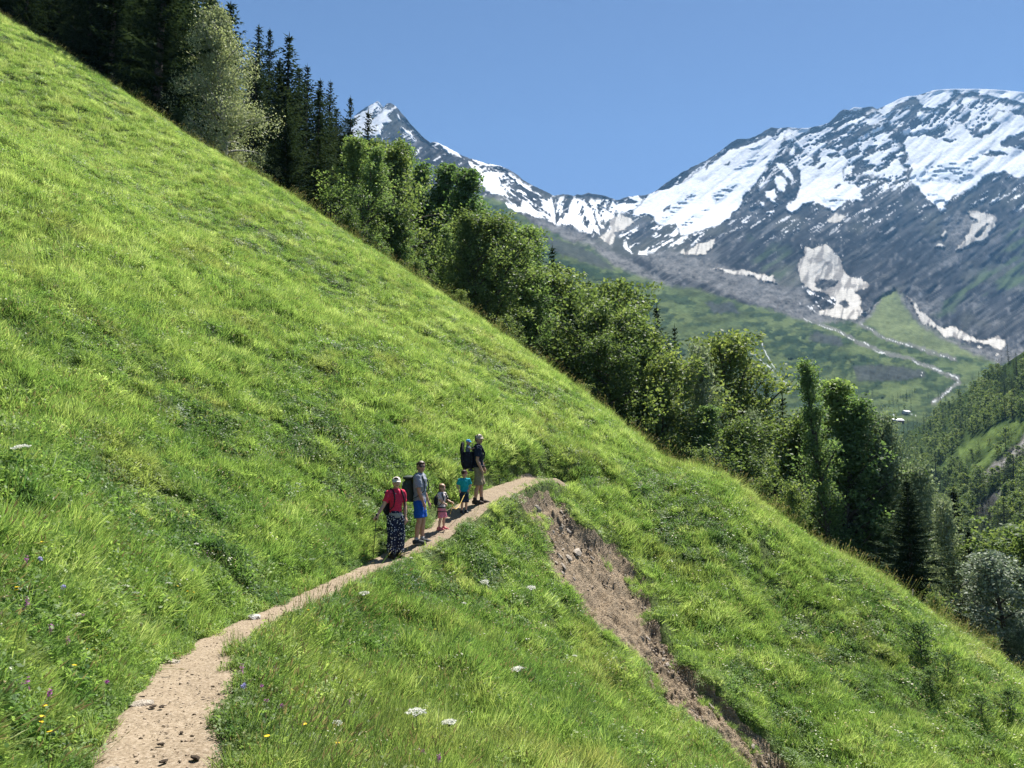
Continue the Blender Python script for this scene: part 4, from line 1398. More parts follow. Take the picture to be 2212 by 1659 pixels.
def broadleaf(seed, H, R, z0, rise, mat, bark, leaf, n_limb=30, n_sub=6, n_leaf=38, droop=0.0, profile='round', cluster=0.75, stem=0.016, lean=0.0):
    r = np.random.default_rng(seed)
    tr, cr = Geo(), Geo()
    zz = np.linspace(0, H * 0.93, 10)
    ph = r.random(2) * 6.28
    bx = 0.025 * H * np.sin(zz / H * 4 + ph[0]) + lean * zz
    by = 0.020 * H * np.sin(zz / H * 5 + ph[1])
    stemp = np.stack([bx - bx[0], by - by[0], zz], 1)
    V, Q = tube(stemp, stem * H * (1 - 0.94 * zz / (H * 0.93)) ** 0.8 + 0.012, 7)
    tr.add(V, Q)
    for i in range(n_limb):
        f = (i + r.random()) / n_limb
        z = H * (z0 + (0.92 - z0) * f)
        if profile == 'round':
            prof = math.sin(math.pi * min(1, (0.16 + 0.80 * f))) ** 0.7
        elif profile == 'column':
            prof = (0.62 + 0.5 * math.sin(f * 2.7)) * (1 - 0.78 * f ** 2.0)
        else:
            prof = (1 - f) ** 0.65 * 0.95 + 0.16
        L = R * prof * (0.42 + 0.88 * r.random())
        az = i * 2.399 + r.normal(0, 0.4)
        el = rise + 0.45 * f + r.normal(0, 0.12)
        d = np.array([math.cos(az) * math.cos(el), math.sin(az) * math.cos(el), math.sin(el)])
        b = np.array([np.interp(z, zz, stemp[:, 0]), np.interp(z, zz, stemp[:, 1]), z])
        s = np.linspace(0, 1, 5)
        pts = b + d * (s * L)[:, None] + np.array([0, 0, 1.0]) * (-droop * 0.35 * L * s ** 2 + 0.12 * L * s * (1 - s))[:, None]
        V, Q = tube(pts, 0.0065 * H * (1 - 0.85 * s) * (0.4 + 0.6 * prof) + 0.006, 4)
        tr.add(V, Q)
        for k in range(n_sub):
            t = 0.25 + 0.8 * (k + r.random()) / n_sub
            c = b + d * (min(t, 1.05) * L) + np.array([0, 0, -droop * 0.35 * L * t * t])
            c = c + r.normal(0, 0.20, 3) * L * 0.55
            rad = cluster * (0.45 + 0.75 * r.random())
            nl = int(n_leaf * (1.7 if n_leaf > 20 else 1.0) * (0.6 + 0.8 * r.random()))
            q = r.normal(0, 1, (nl, 3))
            q /= np.linalg.norm(q, axis=1)[:, None]
            q *= (r.random(nl) ** 0.45)[:, None] * rad
            if droop > 0:
                q[:, 2] = q[:, 2] * 1.25 - np.abs(r.normal(0, 1, nl)) * droop * 0.75
                q[:, :2] *= 0.8
            else:
                q[:, 2] *= 0.75
            leaf_quads(cr, c + q, leaf * 0.68, r, droop)
    return tr.mesh('tree_trunk', bark), cr.mesh('tree_crown', mat, 'lv'), H


KINDS = {
    'spruce': [spruce(1000 + i, 22, 3.3 + 0.4 * i, 0.03 + 0.02 * i) for i in range(4)],
    'near_spruce': [spruce(1050, 21, 4.6, 0.02, 1.7), spruce(1051, 22, 4.0, 0.03, 1.6)],
    'birch': [broadleaf(1100, 18, 4.9, 0.08, 0.50, M_BIRCH, M_BBARK, 0.125, 64, 8, 46, 0.55, 'cone', 1.0, 0.012),
              broadleaf(1101, 17, 3.3, 0.14, 0.55, M_BIRCH, M_BBARK, 0.13, 34, 6, 40, 0.8, 'cone', 0.75, 0.011)],
    'aspen': [broadleaf(1200, 19, 3.2, 0.16, 0.70, M_ASPEN, M_BARK, 0.14, 36, 7, 36, 0.0, 'column', 0.80, 0.012),
              broadleaf(1201, 18, 2.7, 0.22, 0.75, M_ASPEN, M_BARK, 0.14, 32, 7, 34, 0.0, 'column', 0.75, 0.011, 0.02),
              broadleaf(1202, 20, 3.6, 0.14, 0.62, M_ASPEN, M_BARK, 0.145, 38, 7, 36, 0.05, 'column', 0.85, 0.012)],
    'broadleaf': [broadleaf(1300, 15, 4.2, 0.14, 0.40, M_BROAD, M_BARK, 0.15, 36, 7, 38, 0.08, 'round', 0.90, 0.014),
                  broadleaf(1301, 14, 3.6, 0.10, 0.45, M_BROAD, M_BARK, 0.15, 34, 7, 36, 0.25, 'round', 0.85, 0.013),
                  broadleaf(1302, 16, 4.0, 0.18, 0.55, M_BROAD, M_BARK, 0.155, 36, 7, 36, 0.0, 'round', 0.95, 0.014)],
    'whitebeam': [broadleaf(1400, 11, 3.2, 0.08, 0.45, M_GREY, M_BARK, 0.14, 32, 6, 38, 0.0, 'round', 0.8, 0.015)],
    'tall_aspen': [broadleaf(1500, 23, 2.6, 0.30, 0.80, M_ASPEN, M_BARK, 0.135, 34, 7, 34, 0.0, 'column', 0.78, 0.011)],
    'shrub': [broadleaf(1600 + i, 3.4, 1.5, 0.02, 0.5, M_BROAD, M_BARK, 0.085, 20, 5, 26, 0.0, 'round', 0.42, 0.012) for i in range(2)],
    'sapling': [broadleaf(1650 + i, 1.3, 0.75, 0.05, 0.35, M_ASPEN, M_BARK, 0.050, 26, 6, 12, 0.0, 'round', 0.14, 0.008) for i in range(2)],
    'far_spruce': [spruce(1700 + i, 18, 2.6, 0.03, 0.45) for i in range(3)],
    'far_broadleaf': [broadleaf(1800 + i, 11, 3.3, 0.05, 0.45, M_BROAD, M_BARK, 0.42, 16, 4, 16, 0.0, 'round', 1.0, 0.014) for i in range(3)],
}
TREE_NAMES = {'near_spruce': ('spruce_tree', 'spruce tree'), 'spruce': ('spruce_tree', 'spruce tree'), 'birch': ('birch_tree', 'birch tree'), 'aspen': ('aspen_tree', 'aspen tree'), 'broadleaf': ('broadleaf_tree', 'tree'), 'whitebeam': ('whitebeam_tree', 'tree'),
              'tall_aspen': ('aspen_tree', 'aspen tree'), 'shrub': ('shrub', 'shrub'), 'sapling': ('sapling', 'sapling'), 'far_spruce': ('spruce_tree', 'spruce tree'), 'far_broadleaf': ('broadleaf_tree', 'tree')}


_proto = {}


def tree(kind, loc, height, label, group=None, variant=None, wide=1.0, rz=None):
    """the first tree of a kind is built with its parts, later ones are copies of it and of each part"""
    r = rng
    vs_ = KINDS[kind]
    vi = int(r.integers(len(vs_))) if variant is None else variant
    tm, cm, H = vs_[vi]
    nm, cat = TREE_NAMES[kind]
    s = height / H
    if (kind, vi) not in _proto:
        o = empty(nm, loc)
        t = link('stem' if kind in ('shrub', 'sapling') else 'trunk', tm, o)
        c = link('foliage' if kind in ('shrub', 'sapling') else 'crown', cm, o)
        _proto[(kind, vi)] = (o, t, c)
    else:
        po, pt, pc = _proto[(kind, vi)]
        o = po.copy()
        o.location = loc
        col.objects.link(o)
        for ch in (pt, pc):
            k = ch.copy()
            k.parent = o
            col.objects.link(k)
    o.rotation_euler = (0, 0, r.random() * 6.28 if rz is None else rz)
    o.scale = (s * wide, s * wide, s)
    for key in ('label', 'category', 'group'):
        if key in o:
            del o[key]
    tag(o, label, cat, group)
    return o


def forest_ground(x, y):
    return float(base_h(np.array([x]), np.array([y]))[0])


FSKY = np.array([(-300, -150), (-50, -200), (100, -200), (300, -200), (440, -120), (478, -20), (500, 10), (555, 55), (600, 105), (640, 100), (680, 165), (720, 195), (760, 215), (800, 245), (850, 272), (900, 318), (1000, 338), (1030, 400),
                 (1070, 440), (1130, 462), (1170, 510), (1220, 565), (1260, 592), (1340, 603), (1400, 680), (1450, 720), (1540, 708), (1580, 770), (1640, 812), (1700, 850), (1760, 800), (1800, 800), (1850, 835), (1900, 880),
                 (1950, 935), (2000, 965), (2050, 1035), (2100, 1090), (2150, 1140), (2212, 1170), (2500, 1330)], float)


def fsky(u):
    return float(np.interp(u, FSKY[:, 0], FSKY[:, 1]))


def place_tree(kind, u, vtop, D, label, group=None, variant=None, wide=1.0, hmin=4.0, hmax=32.0):
    a, e = ray(u, vtop)
    x, y = a * D, D
    zb = forest_ground(x, y)
    h = min(max(e * D - zb, hmin), hmax)
    return tree(kind, (x, y, zb - 0.15), h, label, group, variant, wide)


HERO = [
    ('near_spruce', 118, -90, 72, 'dense dark spruce nearest the upper left corner', 1, 1.3),
    ('spruce', 60, -110, 78, 'dark spruce in the very corner at the upper left', 2, 1.3),
    ('near_spruce', 400, -40, 74, 'large dark spruce rising just left of the pale birch', 0, 1.1),
    ('spruce', 1272, 600, 84, 'slim dark spruce tip at the left of the middle wood', 1, 0.9),
    ('spruce', 1440, 735, 74, 'slim dark spruce between the yellowish tree and the weeping tree', 2, 0.9),
    ('spruce', 1690, 850, 66, 'slim dark spruce in the gap left of the tallest aspen', 0, 0.9),
    ('birch', 500, 10, 60, 'tall pale silver-green birch in front of the dark spruces at the upper left', 0, 1.12),
    ('spruce', 625, 70, 92, 'tallest dark spruce on the skyline just right of the pale birch', 1, 1.0),
    ('spruce', 560, 52, 112, 'slim dark spruce on the skyline directly above the pale birch', 0, 0.9),
    ('spruce', 583, 60, 118, 'twin-topped looking slim spruce beside the one above the birch', 2, 0.8),
    ('spruce', 664, 138, 100, 'dark spruce on the skyline, first to the right of the tallest one', 0, 0.9),
    ('spruce', 692, 168, 104, 'slim dark spruce halfway between the tallest spruce and the peak', 2, 0.8),
    ('spruce', 714, 172, 110, 'dark skyline spruce third to the right of the tallest one', 0, 0.8),
    ('spruce', 757, 206, 104, 'last narrow spruce on the skyline left of the snowy pyramid peak', 2, 0.75),
    ('spruce', 796, 234, 84, 'dark pointed spruce standing against the snowy pyramid peak', 1, 0.8),
    ('near_spruce', 262, -60, 64, 'big dark spruce with drooping boughs above the top of the meadow', 0, 1.3),
    ('spruce', 330, 60, 66, 'dark spruce close behind the meadow edge left of the pale birch', 2, 1.1),
    ('spruce', 170, -120, 66, 'dark spruce at the top left where the meadow leaves the frame', 3, 1.1),
    ('near_spruce', 620, 230, 66, 'heavy dark spruce standing in the shade right of the pale birch', 1, 1.2),
    ('spruce', 690, 290, 70, 'broad spruce in front of the aspens, right of the shaded heavy spruce', 2, 1.1),
    ('aspen', 848, 270, 78, 'leafy aspen whose top touches the foot of the snowy pyramid peak', 0, 1.0),
    ('aspen', 780, 318, 72, 'leafy aspen at the left end of the aspen clump', 2, 1.1),
    ('aspen', 905, 318, 76, 'tall full aspen in the middle of the aspen clump', 2, 1.1),
    ('aspen', 958, 330, 80, 'feathery aspen just left of the clump\'s outermost leaning tip', 1, 1.0),
    ('aspen', 1000, 338, 74, 'aspen with a slanting tip at the right end of the aspen clump', 1, 1.0),
    ('aspen', 860, 430, 62, 'lower dark green aspen in front of the aspen clump', 0, 1.1),
    ('aspen', 955, 470, 60, 'shaded aspen in the lower front of the clump, by the meadow edge', 2, 1.0),
    ('aspen', 1128, 462, 70, 'bright green rounded aspen right of the aspen clump', 0, 1.1),
    ('aspen', 1068, 440, 74, 'bright green aspen between the clump and the rounded aspen', 1, 1.0),
    ('aspen', 1150, 565, 60, 'dense dark green aspen bulging out below the rounded aspen', 2, 1.1),
    ('broadleaf', 1010, 545, 54, 'yellow-green bushy tree leaning over the meadow edge below the aspens', 0, 1.0),
    ('spruce', 1164, 512, 82, 'dark spruce peeping out right of the rounded aspen', 1, 0.8),
    ('spruce', 1193, 528, 78, 'pair-leading dark spruce where the forest opens to the far valley', 0, 0.9),
    ('spruce', 1228, 572, 80, 'short dark spruce just right of the pair by the far green slope', 2, 0.9),
    ('broadleaf', 1240, 605, 62, 'loose-crowned tree at the left of the middle wood', 1, 1.1),
    ('broadleaf', 1290, 645, 58, 'broad tree in the middle wood above the meadow rim', 0, 1.0),
    ('broadleaf', 1335, 606, 70, 'tall rounded tree topping the middle wood', 2, 1.0),
    ('broadleaf', 1385, 660, 60, 'tree with yellowish leaves right of the middle wood top', 1, 1.0),
    ('spruce', 1352, 612, 90, 'thin dark spruce tip rising from the middle wood', 0, 0.7),
    ('spruce', 1378, 640, 92, 'second thin spruce tip rising from the middle wood', 1, 0.7),
    ('spruce', 1418, 655, 88, 'lone thin spruce tip against the far green slope', 2, 0.7),
    ('spruce', 1457, 700, 92, 'small spruce tip just left of the tall dark-stemmed birch', 0, 0.7),
    ('broadleaf', 1428, 745, 56, 'dark leafy tree left of the tall weeping birch', 1, 1.0),
    ('birch', 1512, 708, 58, 'tall weeping tree with dark hanging twigs in the middle of the wood edge', 1, 0.95),
    ('broadleaf', 1545, 715, 66, 'high rounded crown behind the weeping tree', 2, 1.0),
    ('spruce', 1605, 770, 80, 'dark pointed spruce between the weeping tree and the tall aspen', 1, 0.8),
    ('spruce', 1656, 828, 92, 'small dark spruce just left of the tall aspen', 2, 0.8),
    ('birch', 1640, 850, 56, 'pale thin-leaved birch above the rounded shoulder of the meadow', 1, 1.0),
    ('broadleaf', 1590, 890, 50, 'low grey-green tree at the foot of the weeping tree', 1, 1.2),
    ('tall_aspen', 1763, 742, 50, 'tallest slender aspen with a bare dark stem at the right', 0, 0.95),
    ('aspen', 1800, 772, 54, 'slender aspen touching the tallest one on its right', 1, 0.95),
    ('aspen', 1850, 818, 52, 'full-leaved aspen second to the right of the tallest one', 2, 1.1),
    ('birch', 1905, 865, 54, 'pale birch right of the full-leaved aspens', 0, 0.9),
    ('broadleaf', 1720, 870, 58, 'loose brownish-green tree just left of the tall bare stem', 1, 0.9),
    ('birch', 1985, 965, 50, 'pale birch above the black-green spruce at the right', 1, 1.0),
    ('near_spruce', 1958, 1030, 42, 'broad black-green spruce in deep shade at the right', 0, 1.35),
    ('birch', 2035, 1040, 46, 'silvery birch squeezed between the two dark spruces at the right', 1, 0.9),
    ('near_spruce', 2092, 1140, 47, 'smaller dark spruce right of the black-green one', 1, 1.2),
    ('spruce', 2060, 1050, 66, 'spruce with see-through boughs behind the silvery birch', 2, 1.0),
    ('broadleaf', 2165, 1120, 50, 'olive broad tree near the right border of the picture', 2, 1.1),
    ('broadleaf', 2240, 1130, 44, 'leafy tree cut off by the right border of the picture', 0, 1.2),
    ('whitebeam', 2150, 1180, 40, 'silver-leaved bushy tree at the right, where its leaves shine almost white', 0, 1.35),
    ('whitebeam', 2215, 1330, 38, 'silver-leaved bush at the right border below the leafy tree', 0, 1.0),
]
for kind, u, v, D, lab, var, wd in HERO:
    place_tree(kind, u, v, D, lab, None, var, wd * {'spruce': 1.2, 'aspen': 1.25, 'broadleaf': 1.2}.get(kind, 1.0))

FILL = {
    'upper': ('dark spruce packed among its like on the slope above the meadow', 'spruces of the upper left forest'),
    'aspen': ('leafy aspen or broad tree standing inside the aspen wood above the meadow', 'trees inside the aspen wood'),
    'middle': ('leafy tree inside the wood behind the meadow rim', 'trees inside the middle wood'),
    'middle_s': ('dark spruce standing inside the wood behind the meadow rim', 'spruces inside the middle wood'),
    'right': ('leafy tree in the shady wood below the meadow at the right', 'trees of the right lower wood'),
    'right_s': ('dark spruce in the shady wood below the meadow at the right', 'spruces of the right lower wood'),
}
for row, D0 in enumerate((54, 62, 70, 79, 90, 104, 122, 142)):
    pitch = 3.5 + 0.02 * D0
    n = int(2 * 0.82 * D0 / pitch)
    for k in range(n):
        a = -0.80 + 1.62 * (k + rng.random()) / n
        u = (a * F * 0.998 + 0.5) * 2212
        D = D0 * (1 + 0.10 * (rng.random() - 0.5))
        # never crowd the crest itself
        D = max(D, float(d_c(a)) + 9)
        if u > 1480 and D > 88:
            continue
        if u > 1150 and D > 118:
            continue
        if 370 < u < 735 and D < 78:
            continue
        x = a * D
        zb = forest_ground(x, D)
        q = rng.random()
        if u < 735:
            kind, fl = 'spruce', 'upper'
            h = (25 if u < 480 else 17) + 9 * rng.random()
        elif u < 1170:
            kind, fl = ('aspen', 'aspen') if q < 0.7 else ('broadleaf', 'aspen')
            h = 13 + 8 * rng.random()
        elif u < 1500:
            kind, fl = ('spruce', 'middle_s') if q < 0.42 else (('broadleaf', 'middle') if q < 0.62 else ('aspen', 'middle'))
            h = 10 + 6 * rng.random()
        else:
            kind, fl = ('spruce', 'right_s') if q < 0.3 else (('broadleaf', 'right') if q < 0.6 else (('birch', 'right') if q < 0.68 else ('aspen', 'right')))
            h = 9 + 6 * rng.random()
        vmin = fsky(u) + 8 + 55 * rng.random() * (1.4 if D < 75 else 0.6)
        hm = ray(u, vmin)[1] * D - zb
        if hm < 4.5:
            continue
        h = min(h, hm)
        if h < 12 and kind in ('aspen', 'birch'):
            kind = 'broadleaf'
        # leave out what the crest hides altogether
        if (zb + h) / D < float(e_c(a)) + 0.012:
            continue
        fl_l, fl_g = FILL[fl]
        if fl == 'upper':
            where = 'to the left of the pale birch' if u < 380 else ('directly behind the pale birch' if u < 620 else 'between the pale birch and the aspen clump')
            fl_l, fl_g = 'dark spruce packed among its like ' + where, 'spruces ' + where
        tree(kind, (x, D, zb - 0.2), h, fl_l, fl_g, None, (1.25 if kind == 'spruce' else 1.15) + 0.4 * rng.random())

# low growth along the back of the rim
for k in range(16):
    a = -0.50 + 1.25 * (k + rng.random()) / 16
    D = float(d_c(a)) + 5 + 5 * rng.random()
    tree('shrub', (a * D, D, forest_ground(a * D, D) - 0.1), 1.6 + 1.6 * rng.random(), 'leafy shrub growing just behind the meadow rim', 'shrubs behind the meadow rim')
for u, v, lab in [(1765, 1268, 0), (1990, 1430, 'leafy birch sapling, the bushiest on the lower right meadow'), (2050, 1470, 'thin sapling just right of the bushiest one on the meadow'), (2120, 1560, 'dark-tipped sapling low at the right on the meadow'),
                  (2180, 1545, 'sapling nearest the right border on the meadow'), (2010, 1500, 'low sapling under the bushiest one on the meadow')]:
    if not lab:
        continue
    p = hit(u, v)
    o = tree('sapling', (p[0], p[1], p[2] - 0.05), 1.15 if u < 2000 else 0.75, lab)

# ---------------------------------------------------------------- woods across the valley
def side_ok(u, v):
    U_, V_ = np.array([float(u)]), np.array([float(v)])
    for p in GRASSY + [GULLY, RAVINE_SHADE]:
        if polydist(p, U_, V_)[0] > -4:
            return False
    return v > catmull_line(VTOP, u) - 2


cnt = 0
tries = 0
placed = []
while cnt < 235 and tries < 9000:
    tries += 1
    u = 1985 + rng.random() * 560
    v = 880 + rng.random() * 560
    if not side_ok(u, v) or v > 1080 + (u - 2000) * 0.75 + 120:
        continue
    x, y, z = [float(q) for q in side_point(u, v)]
    gap = 9 if y > 450 else 6.5
    if any((x - q[0]) ** 2 + (y - q[1]) ** 2 < gap * gap for q in placed):
        continue
    placed.append((x, y))
    if v < catmull_line(VTOP, u) + 45:
        wh = 'along the upper rim of the opposite valley side'
    elif (v - 1150) < -(u - 2300) * 0.62 - 12:
        wh = 'above the bright grassy strip across the valley'
    elif (v - 1200) < -(u - 2390) * 0.75 + 10:
        wh = 'between the grassy strip and the bare gully across the valley'
    else:
        wh = 'below the bare gully across the valley'
    con = vnoise(u / 60, v / 60, 77) + 0.25 * rng.normal() > 0.05
    if con:
        tree('far_spruce', (x, y, z - 0.5), 11 + 9 * rng.random(), 'dark spruce ' + wh, 'spruces ' + wh, None, 1.35 + 0.3 * rng.random())
    else:
        tree('far_broadleaf', (x, y, z - 0.5), 8 + 6 * rng.random(), 'rounded leafy tree ' + wh, 'leafy trees ' + wh, None, 1.0 + 0.3 * rng.random())
    cnt += 1
k = 0
while k < 62:
    u, v = 2120 + rng.random() * 290, 955 + rng.random() * 110
    if 2160 < u < 2260 and 1005 < v < 1045:
        continue
    if rng.random() > 0.35 + 0.65 * smooth(2150, 2300, u):
        continue
    x, y, z = [float(q) for q in far_point(u, v)]
    if rng.random() < 0.7:
        tree('far_spruce', (x, y, z - 0.5), 11 + 8 * rng.random(), 'small dark spruce scattered on the green valley floor', 'spruces on the valley floor', None, 1.1)
    else:
        tree('far_broadleaf', (x, y, z - 0.5), 7 + 5 * rng.random(), 'small round tree scattered on the green valley floor', 'round trees on the valley floor', None, 1.2)
    k += 1

def wood_mass(seed, n):
    r_ = np.random.default_rng(seed)
    P, S, I, RZ = [], [], [], []
    while len(P) < n:
        u = 1975 + r_.random() * 620
        v = 890 + r_.random() * 640
        if not side_ok(u, v):
            continue
        x, y, z = [float(q) for q in side_point(u, v)]
        I.append(int(r_.integers(0, 3)) if vnoise(u / 60, v / 60, 77) + 0.2 * r_.normal() > -0.06 else int(r_.integers(3, 6)))
        P.append((x, y, z - 0.4))
        S.append((0.40 + 0.45 * r_.random()) * (1.25 if I[-1] > 2 else 0.8))
    P = np.array(P)
    S = np.array(S)
    rot_ = np.stack([np.zeros(n), np.zeros(n), r_.random(n) * 6.28], 1)
    ob = instancer('far_wood', P, rot_, np.stack([S * 1.3, S * 1.3, S], 1), np.array(I), np.zeros((n, 3)), [k_[1] for k_ in KINDS['far_spruce']] + [k_[1] for k_ in KINDS['far_broadleaf']])
    return tag(ob, 'dense mixed wood and scrub filling the opposite valley side', 'wood', kind='stuff')


wood_mass(5, 3400)
# ---------------------------------------------------------------- hikers
def ball(c, rad, nu=14, nv=9):
    """closed ellipsoid"""
    c = np.asarray(c, float)
    rad = np.broadcast_to(np.asarray(rad, float), (3,))
    V = [c + rad * np.array([0, 0, 1.0])]
    for i in range(1, nv):
        p = math.pi * i / nv
        for j in range(nu):
            q = 2 * math.pi * j / nu
            V.append(c + rad * np.array([math.sin(p) * math.cos(q), math.sin(p) * math.sin(q), math.cos(p)]))
    V.append(c - rad * np.array([0, 0, 1.0]))
    Q, T = [], []
    for i in range(nv - 2):
        for j in range(nu):
            a = 1 + i * nu + j
            b = 1 + i * nu + (j + 1) % nu
            Q.append((a, a + nu, b + nu, b))
    for j in range(nu):
        T.append((0, 1 + j, 1 + (j + 1) % nu))
        k = 1 + (nv - 2) * nu
        T.append((len(V) - 1, k + (j + 1) % nu, k + j))
    return np.array(V), np.array(Q), np.array(T)


def limb(path, radii, sides=12, flat=None):
    """closed tapered limb; flat=(x,y) scales the section in plan (for trunks)"""
    path = np.asarray(path, float)
    radii = np.asarray(radii, float)
    if flat is None:
        V, Q = tube(path, radii, sides)
    else:
        ang = np.arange(sides) * 2 * np.pi / sides
        V = np.vstack([p + np.stack([np.cos(ang) * r_ * flat[0], np.sin(ang) * r_ * flat[1], 0 * ang], 1) for p, r_ in zip(path, radii)])
        i = np.arange(len(path) - 1)[:, None] * sides + np.arange(sides)[None]
        j = np.arange(len(path) - 1)[:, None] * sides + (np.arange(sides)[None] + 1) % sides
        Q = np.stack([i, j, j + sides, i + sides], 2).reshape(-1, 4)
    n = len(V)
    V = np.vstack([V, path[0], path[-1]])
    k = np.arange(sides)
    k2 = (k + 1) % sides
    T = np.vstack([np.stack([np.full(sides, n), k2, k], 1), np.stack([np.full(sides, n + 1), n - sides + k, n - sides + k2], 1)])
    return V, Q, T


def chain(geo, path, radii, sides=10):
    geo.add(*limb(path, radii, sides))
    for p, r_ in zip(path, radii):
        geo.add(*ball(p, r_ * 0.99, 10, 6))


def fuse(name, geo, voxel, mat, parent=None, smooth_n=4, wrinkle=0.0, seed=0):
    """melt overlapping closed shapes into one continuous surface"""
    me = mesh_np('tmp', np.vstack(geo.V), [np.vstack(geo.Q) if geo.Q else np.zeros((0, 4), int), np.vstack(geo.T) if geo.T else np.zeros((0, 3), int)])
    o = bpy.data.objects.new('tmp', me)
    col.objects.link(o)
    md = o.modifiers.new('r', 'REMESH')
    md.mode = 'VOXEL'
    md.voxel_size = voxel
    sm = o.modifiers.new('s', 'SMOOTH')
    sm.iterations = smooth_n
    sm.factor = 0.5
    dg = bpy.context.evaluated_depsgraph_get()
    out = bpy.data.meshes.new_from_object(o.evaluated_get(dg))
    bpy.data.objects.remove(o)
    bpy.data.meshes.remove(me)
    n = len(out.vertices)
    if wrinkle and n:
        co = np.zeros(n * 3, np.float32)
        out.vertices.foreach_get('co', co)
        co = co.reshape(-1, 3)
        nr = np.zeros(n * 3, np.float32)
        out.vertices.foreach_get('normal', nr)
        nr = nr.reshape(-1, 3)
        f = fbm(co[:, 0] * 14 + co[:, 1] * 9, co[:, 2] * 11 + co[:, 1] * 7, 3, 700 + seed)
        co = co + nr * (wrinkle * f)[:, None]
        out.vertices.foreach_set('co', co.astype(np.float32).ravel())
    out.polygons.foreach_set('use_smooth', np.ones(len(out.polygons), bool))
    out.name = name
    out.materials.clear()
    out.materials.append(mat)
    out.update()
    return link(name, out, parent)


def plain(name, geo, mat, parent=None, smooth_shade=True):
    return link(name, geo.mesh(name, mat, None, smooth_shade), parent)


def cloth(name, c, rough=0.85, scale=60, amt=0.25, spec=0.15):
    m = NT(name, rough, spec)
    m.color(m.ramp(m.noise(scale, 3), [(0.3, tuple(x * (1 - amt) for x in c)), (0.7, tuple(min(1, x * (1 + amt)) for x in c))]))
    m.bump(m.noise(220, 2), 0.15, 0.002)
    return m.m


def skin_mat(name, c):
    m = NT(name, 0.5, 0.35)
    m.color(m.ramp(m.noise(22, 3), [(0.3, tuple(x * 0.9 for x in c)), (0.7, tuple(x * 1.08 for x in c))]))
    m.b.inputs['Subsurface Weight'].default_value = 0.06
    m.b.inputs['Subsurface Radius'].default_value = (0.02, 0.008, 0.004)
    return m.m


M_SKIN = skin_mat('fair_skin', (0.52, 0.31, 0.22))
M_SKIN2 = skin_mat('tanned_skin', (0.44, 0.25, 0.17))
M_EYE = NT('eye_dark', 0.2, 0.5)
M_EYE.color((0.02, 0.016, 0.014))
M_EYE = M_EYE.m
M_LIP = cloth('lips', (0.36, 0.12, 0.10), 0.5)
M_HAIR_B = cloth('brown_hair', (0.055, 0.032, 0.018), 0.55, 90, 0.5, 0.4)
M_HAIR_L = cloth('light_brown_hair', (0.21, 0.125, 0.062), 0.55, 90, 0.4, 0.4)
M_RED = cloth('raspberry_cotton', (0.60, 0.035, 0.085))
M_GREYC = cloth('grey_cotton', (0.25, 0.27, 0.32))
M_HEM = cloth('grey_hem_cotton', (0.28, 0.28, 0.27))
M_NAVY = cloth('navy_cotton', (0.018, 0.024, 0.045))
M_BLUE = cloth('blue_sports_cloth', (0.012, 0.085, 0.40))
M_KHAKI = cloth('khaki_cotton', (0.24, 0.195, 0.13))
M_PINK = cloth('pink_cotton', (0.75, 0.22, 0.28))
M_TEAL = cloth('teal_cotton', (0.012, 0.30, 0.34))
M_DENIM = cloth('dark_blue_cotton', (0.02, 0.032, 0.06))
M_CAP = cloth('off_white_cotton', (0.66, 0.61, 0.53))
M_CAPB = cloth('beige_cotton', (0.50, 0.43, 0.33))
M_SKY = cloth('sky_blue_cotton', (0.10, 0.34, 0.62))
M_PACKN = cloth('dark_navy_nylon', (0.018, 0.020, 0.030), 0.75, 40, 0.3, 0.12)
M_PACKG = cloth('dark_green_nylon', (0.045, 0.060, 0.050), 0.75, 40, 0.3, 0.12)
M_PIPING = cloth('pale_grey_webbing', (0.50, 0.50, 0.48))
M_BLACKP = NT('black_plastic', 0.35, 0.5)
M_BLACKP.color((0.012, 0.012, 0.014))
M_BLACKP = M_BLACKP.m
M_BOOT = cloth('dark_brown_leather', (0.055, 0.04, 0.03), 0.7)
M_SHOE = cloth('dark_grey_shoe_mesh', (0.045, 0.05, 0.055), 0.7)
M_SOLE = cloth('pale_rubber', (0.30, 0.28, 0.25), 0.8)
M_PINKS = cloth('dusty_pink_shoe_cloth', (0.55, 0.16, 0.17), 0.7)
M_SOCK = cloth('grey_wool', (0.33, 0.33, 0.34))
M_ROPE = cloth('yellow_rope_fibre', (0.72, 0.50, 0.13), 0.8, 200)
M_ORANGE = cloth('mustard_cotton', (0.52, 0.27, 0.06))
M_ALU = NT('dark_anodised_tube', 0.35, 0.5)
M_ALU.color((0.03, 0.03, 0.034))
M_ALU.b.inputs['Metallic'].default_value = 0.6
M_ALU = M_ALU.m

mm = NT('navy_polka_dot_cotton', 0.85, 0.15)
tc = mm.node('ShaderNodeTexCoord')
vo = mm.node('ShaderNodeTexVoronoi')
vo.inputs['Scale'].default_value = 25
vo.inputs['Randomness'].default_value = 0.75
mm.l.new(tc.outputs['Object'], vo.inputs['Vector'])
mm.color(mm.ramp(vo.outputs['Distance'], [(0.27, (0.62, 0.62, 0.64)), (0.33, (0.016, 0.02, 0.045))]))
M_DOTS = mm.m
mm = NT('pale_flowered_cotton', 0.85, 0.15)
tc = mm.node('ShaderNodeTexCoord')
vo = mm.node('ShaderNodeTexVoronoi')
vo.inputs['Scale'].default_value = 26
mm.l.new(tc.outputs['Object'], vo.inputs['Vector'])
mm.color(mm.ramp(vo.outputs['Distance'], [(0.22, (0.20, 0.10, 0.13)), (0.34, (0.50, 0.45, 0.44)), (0.6, (0.60, 0.55, 0.52))]))
M_FLORAL = mm.m


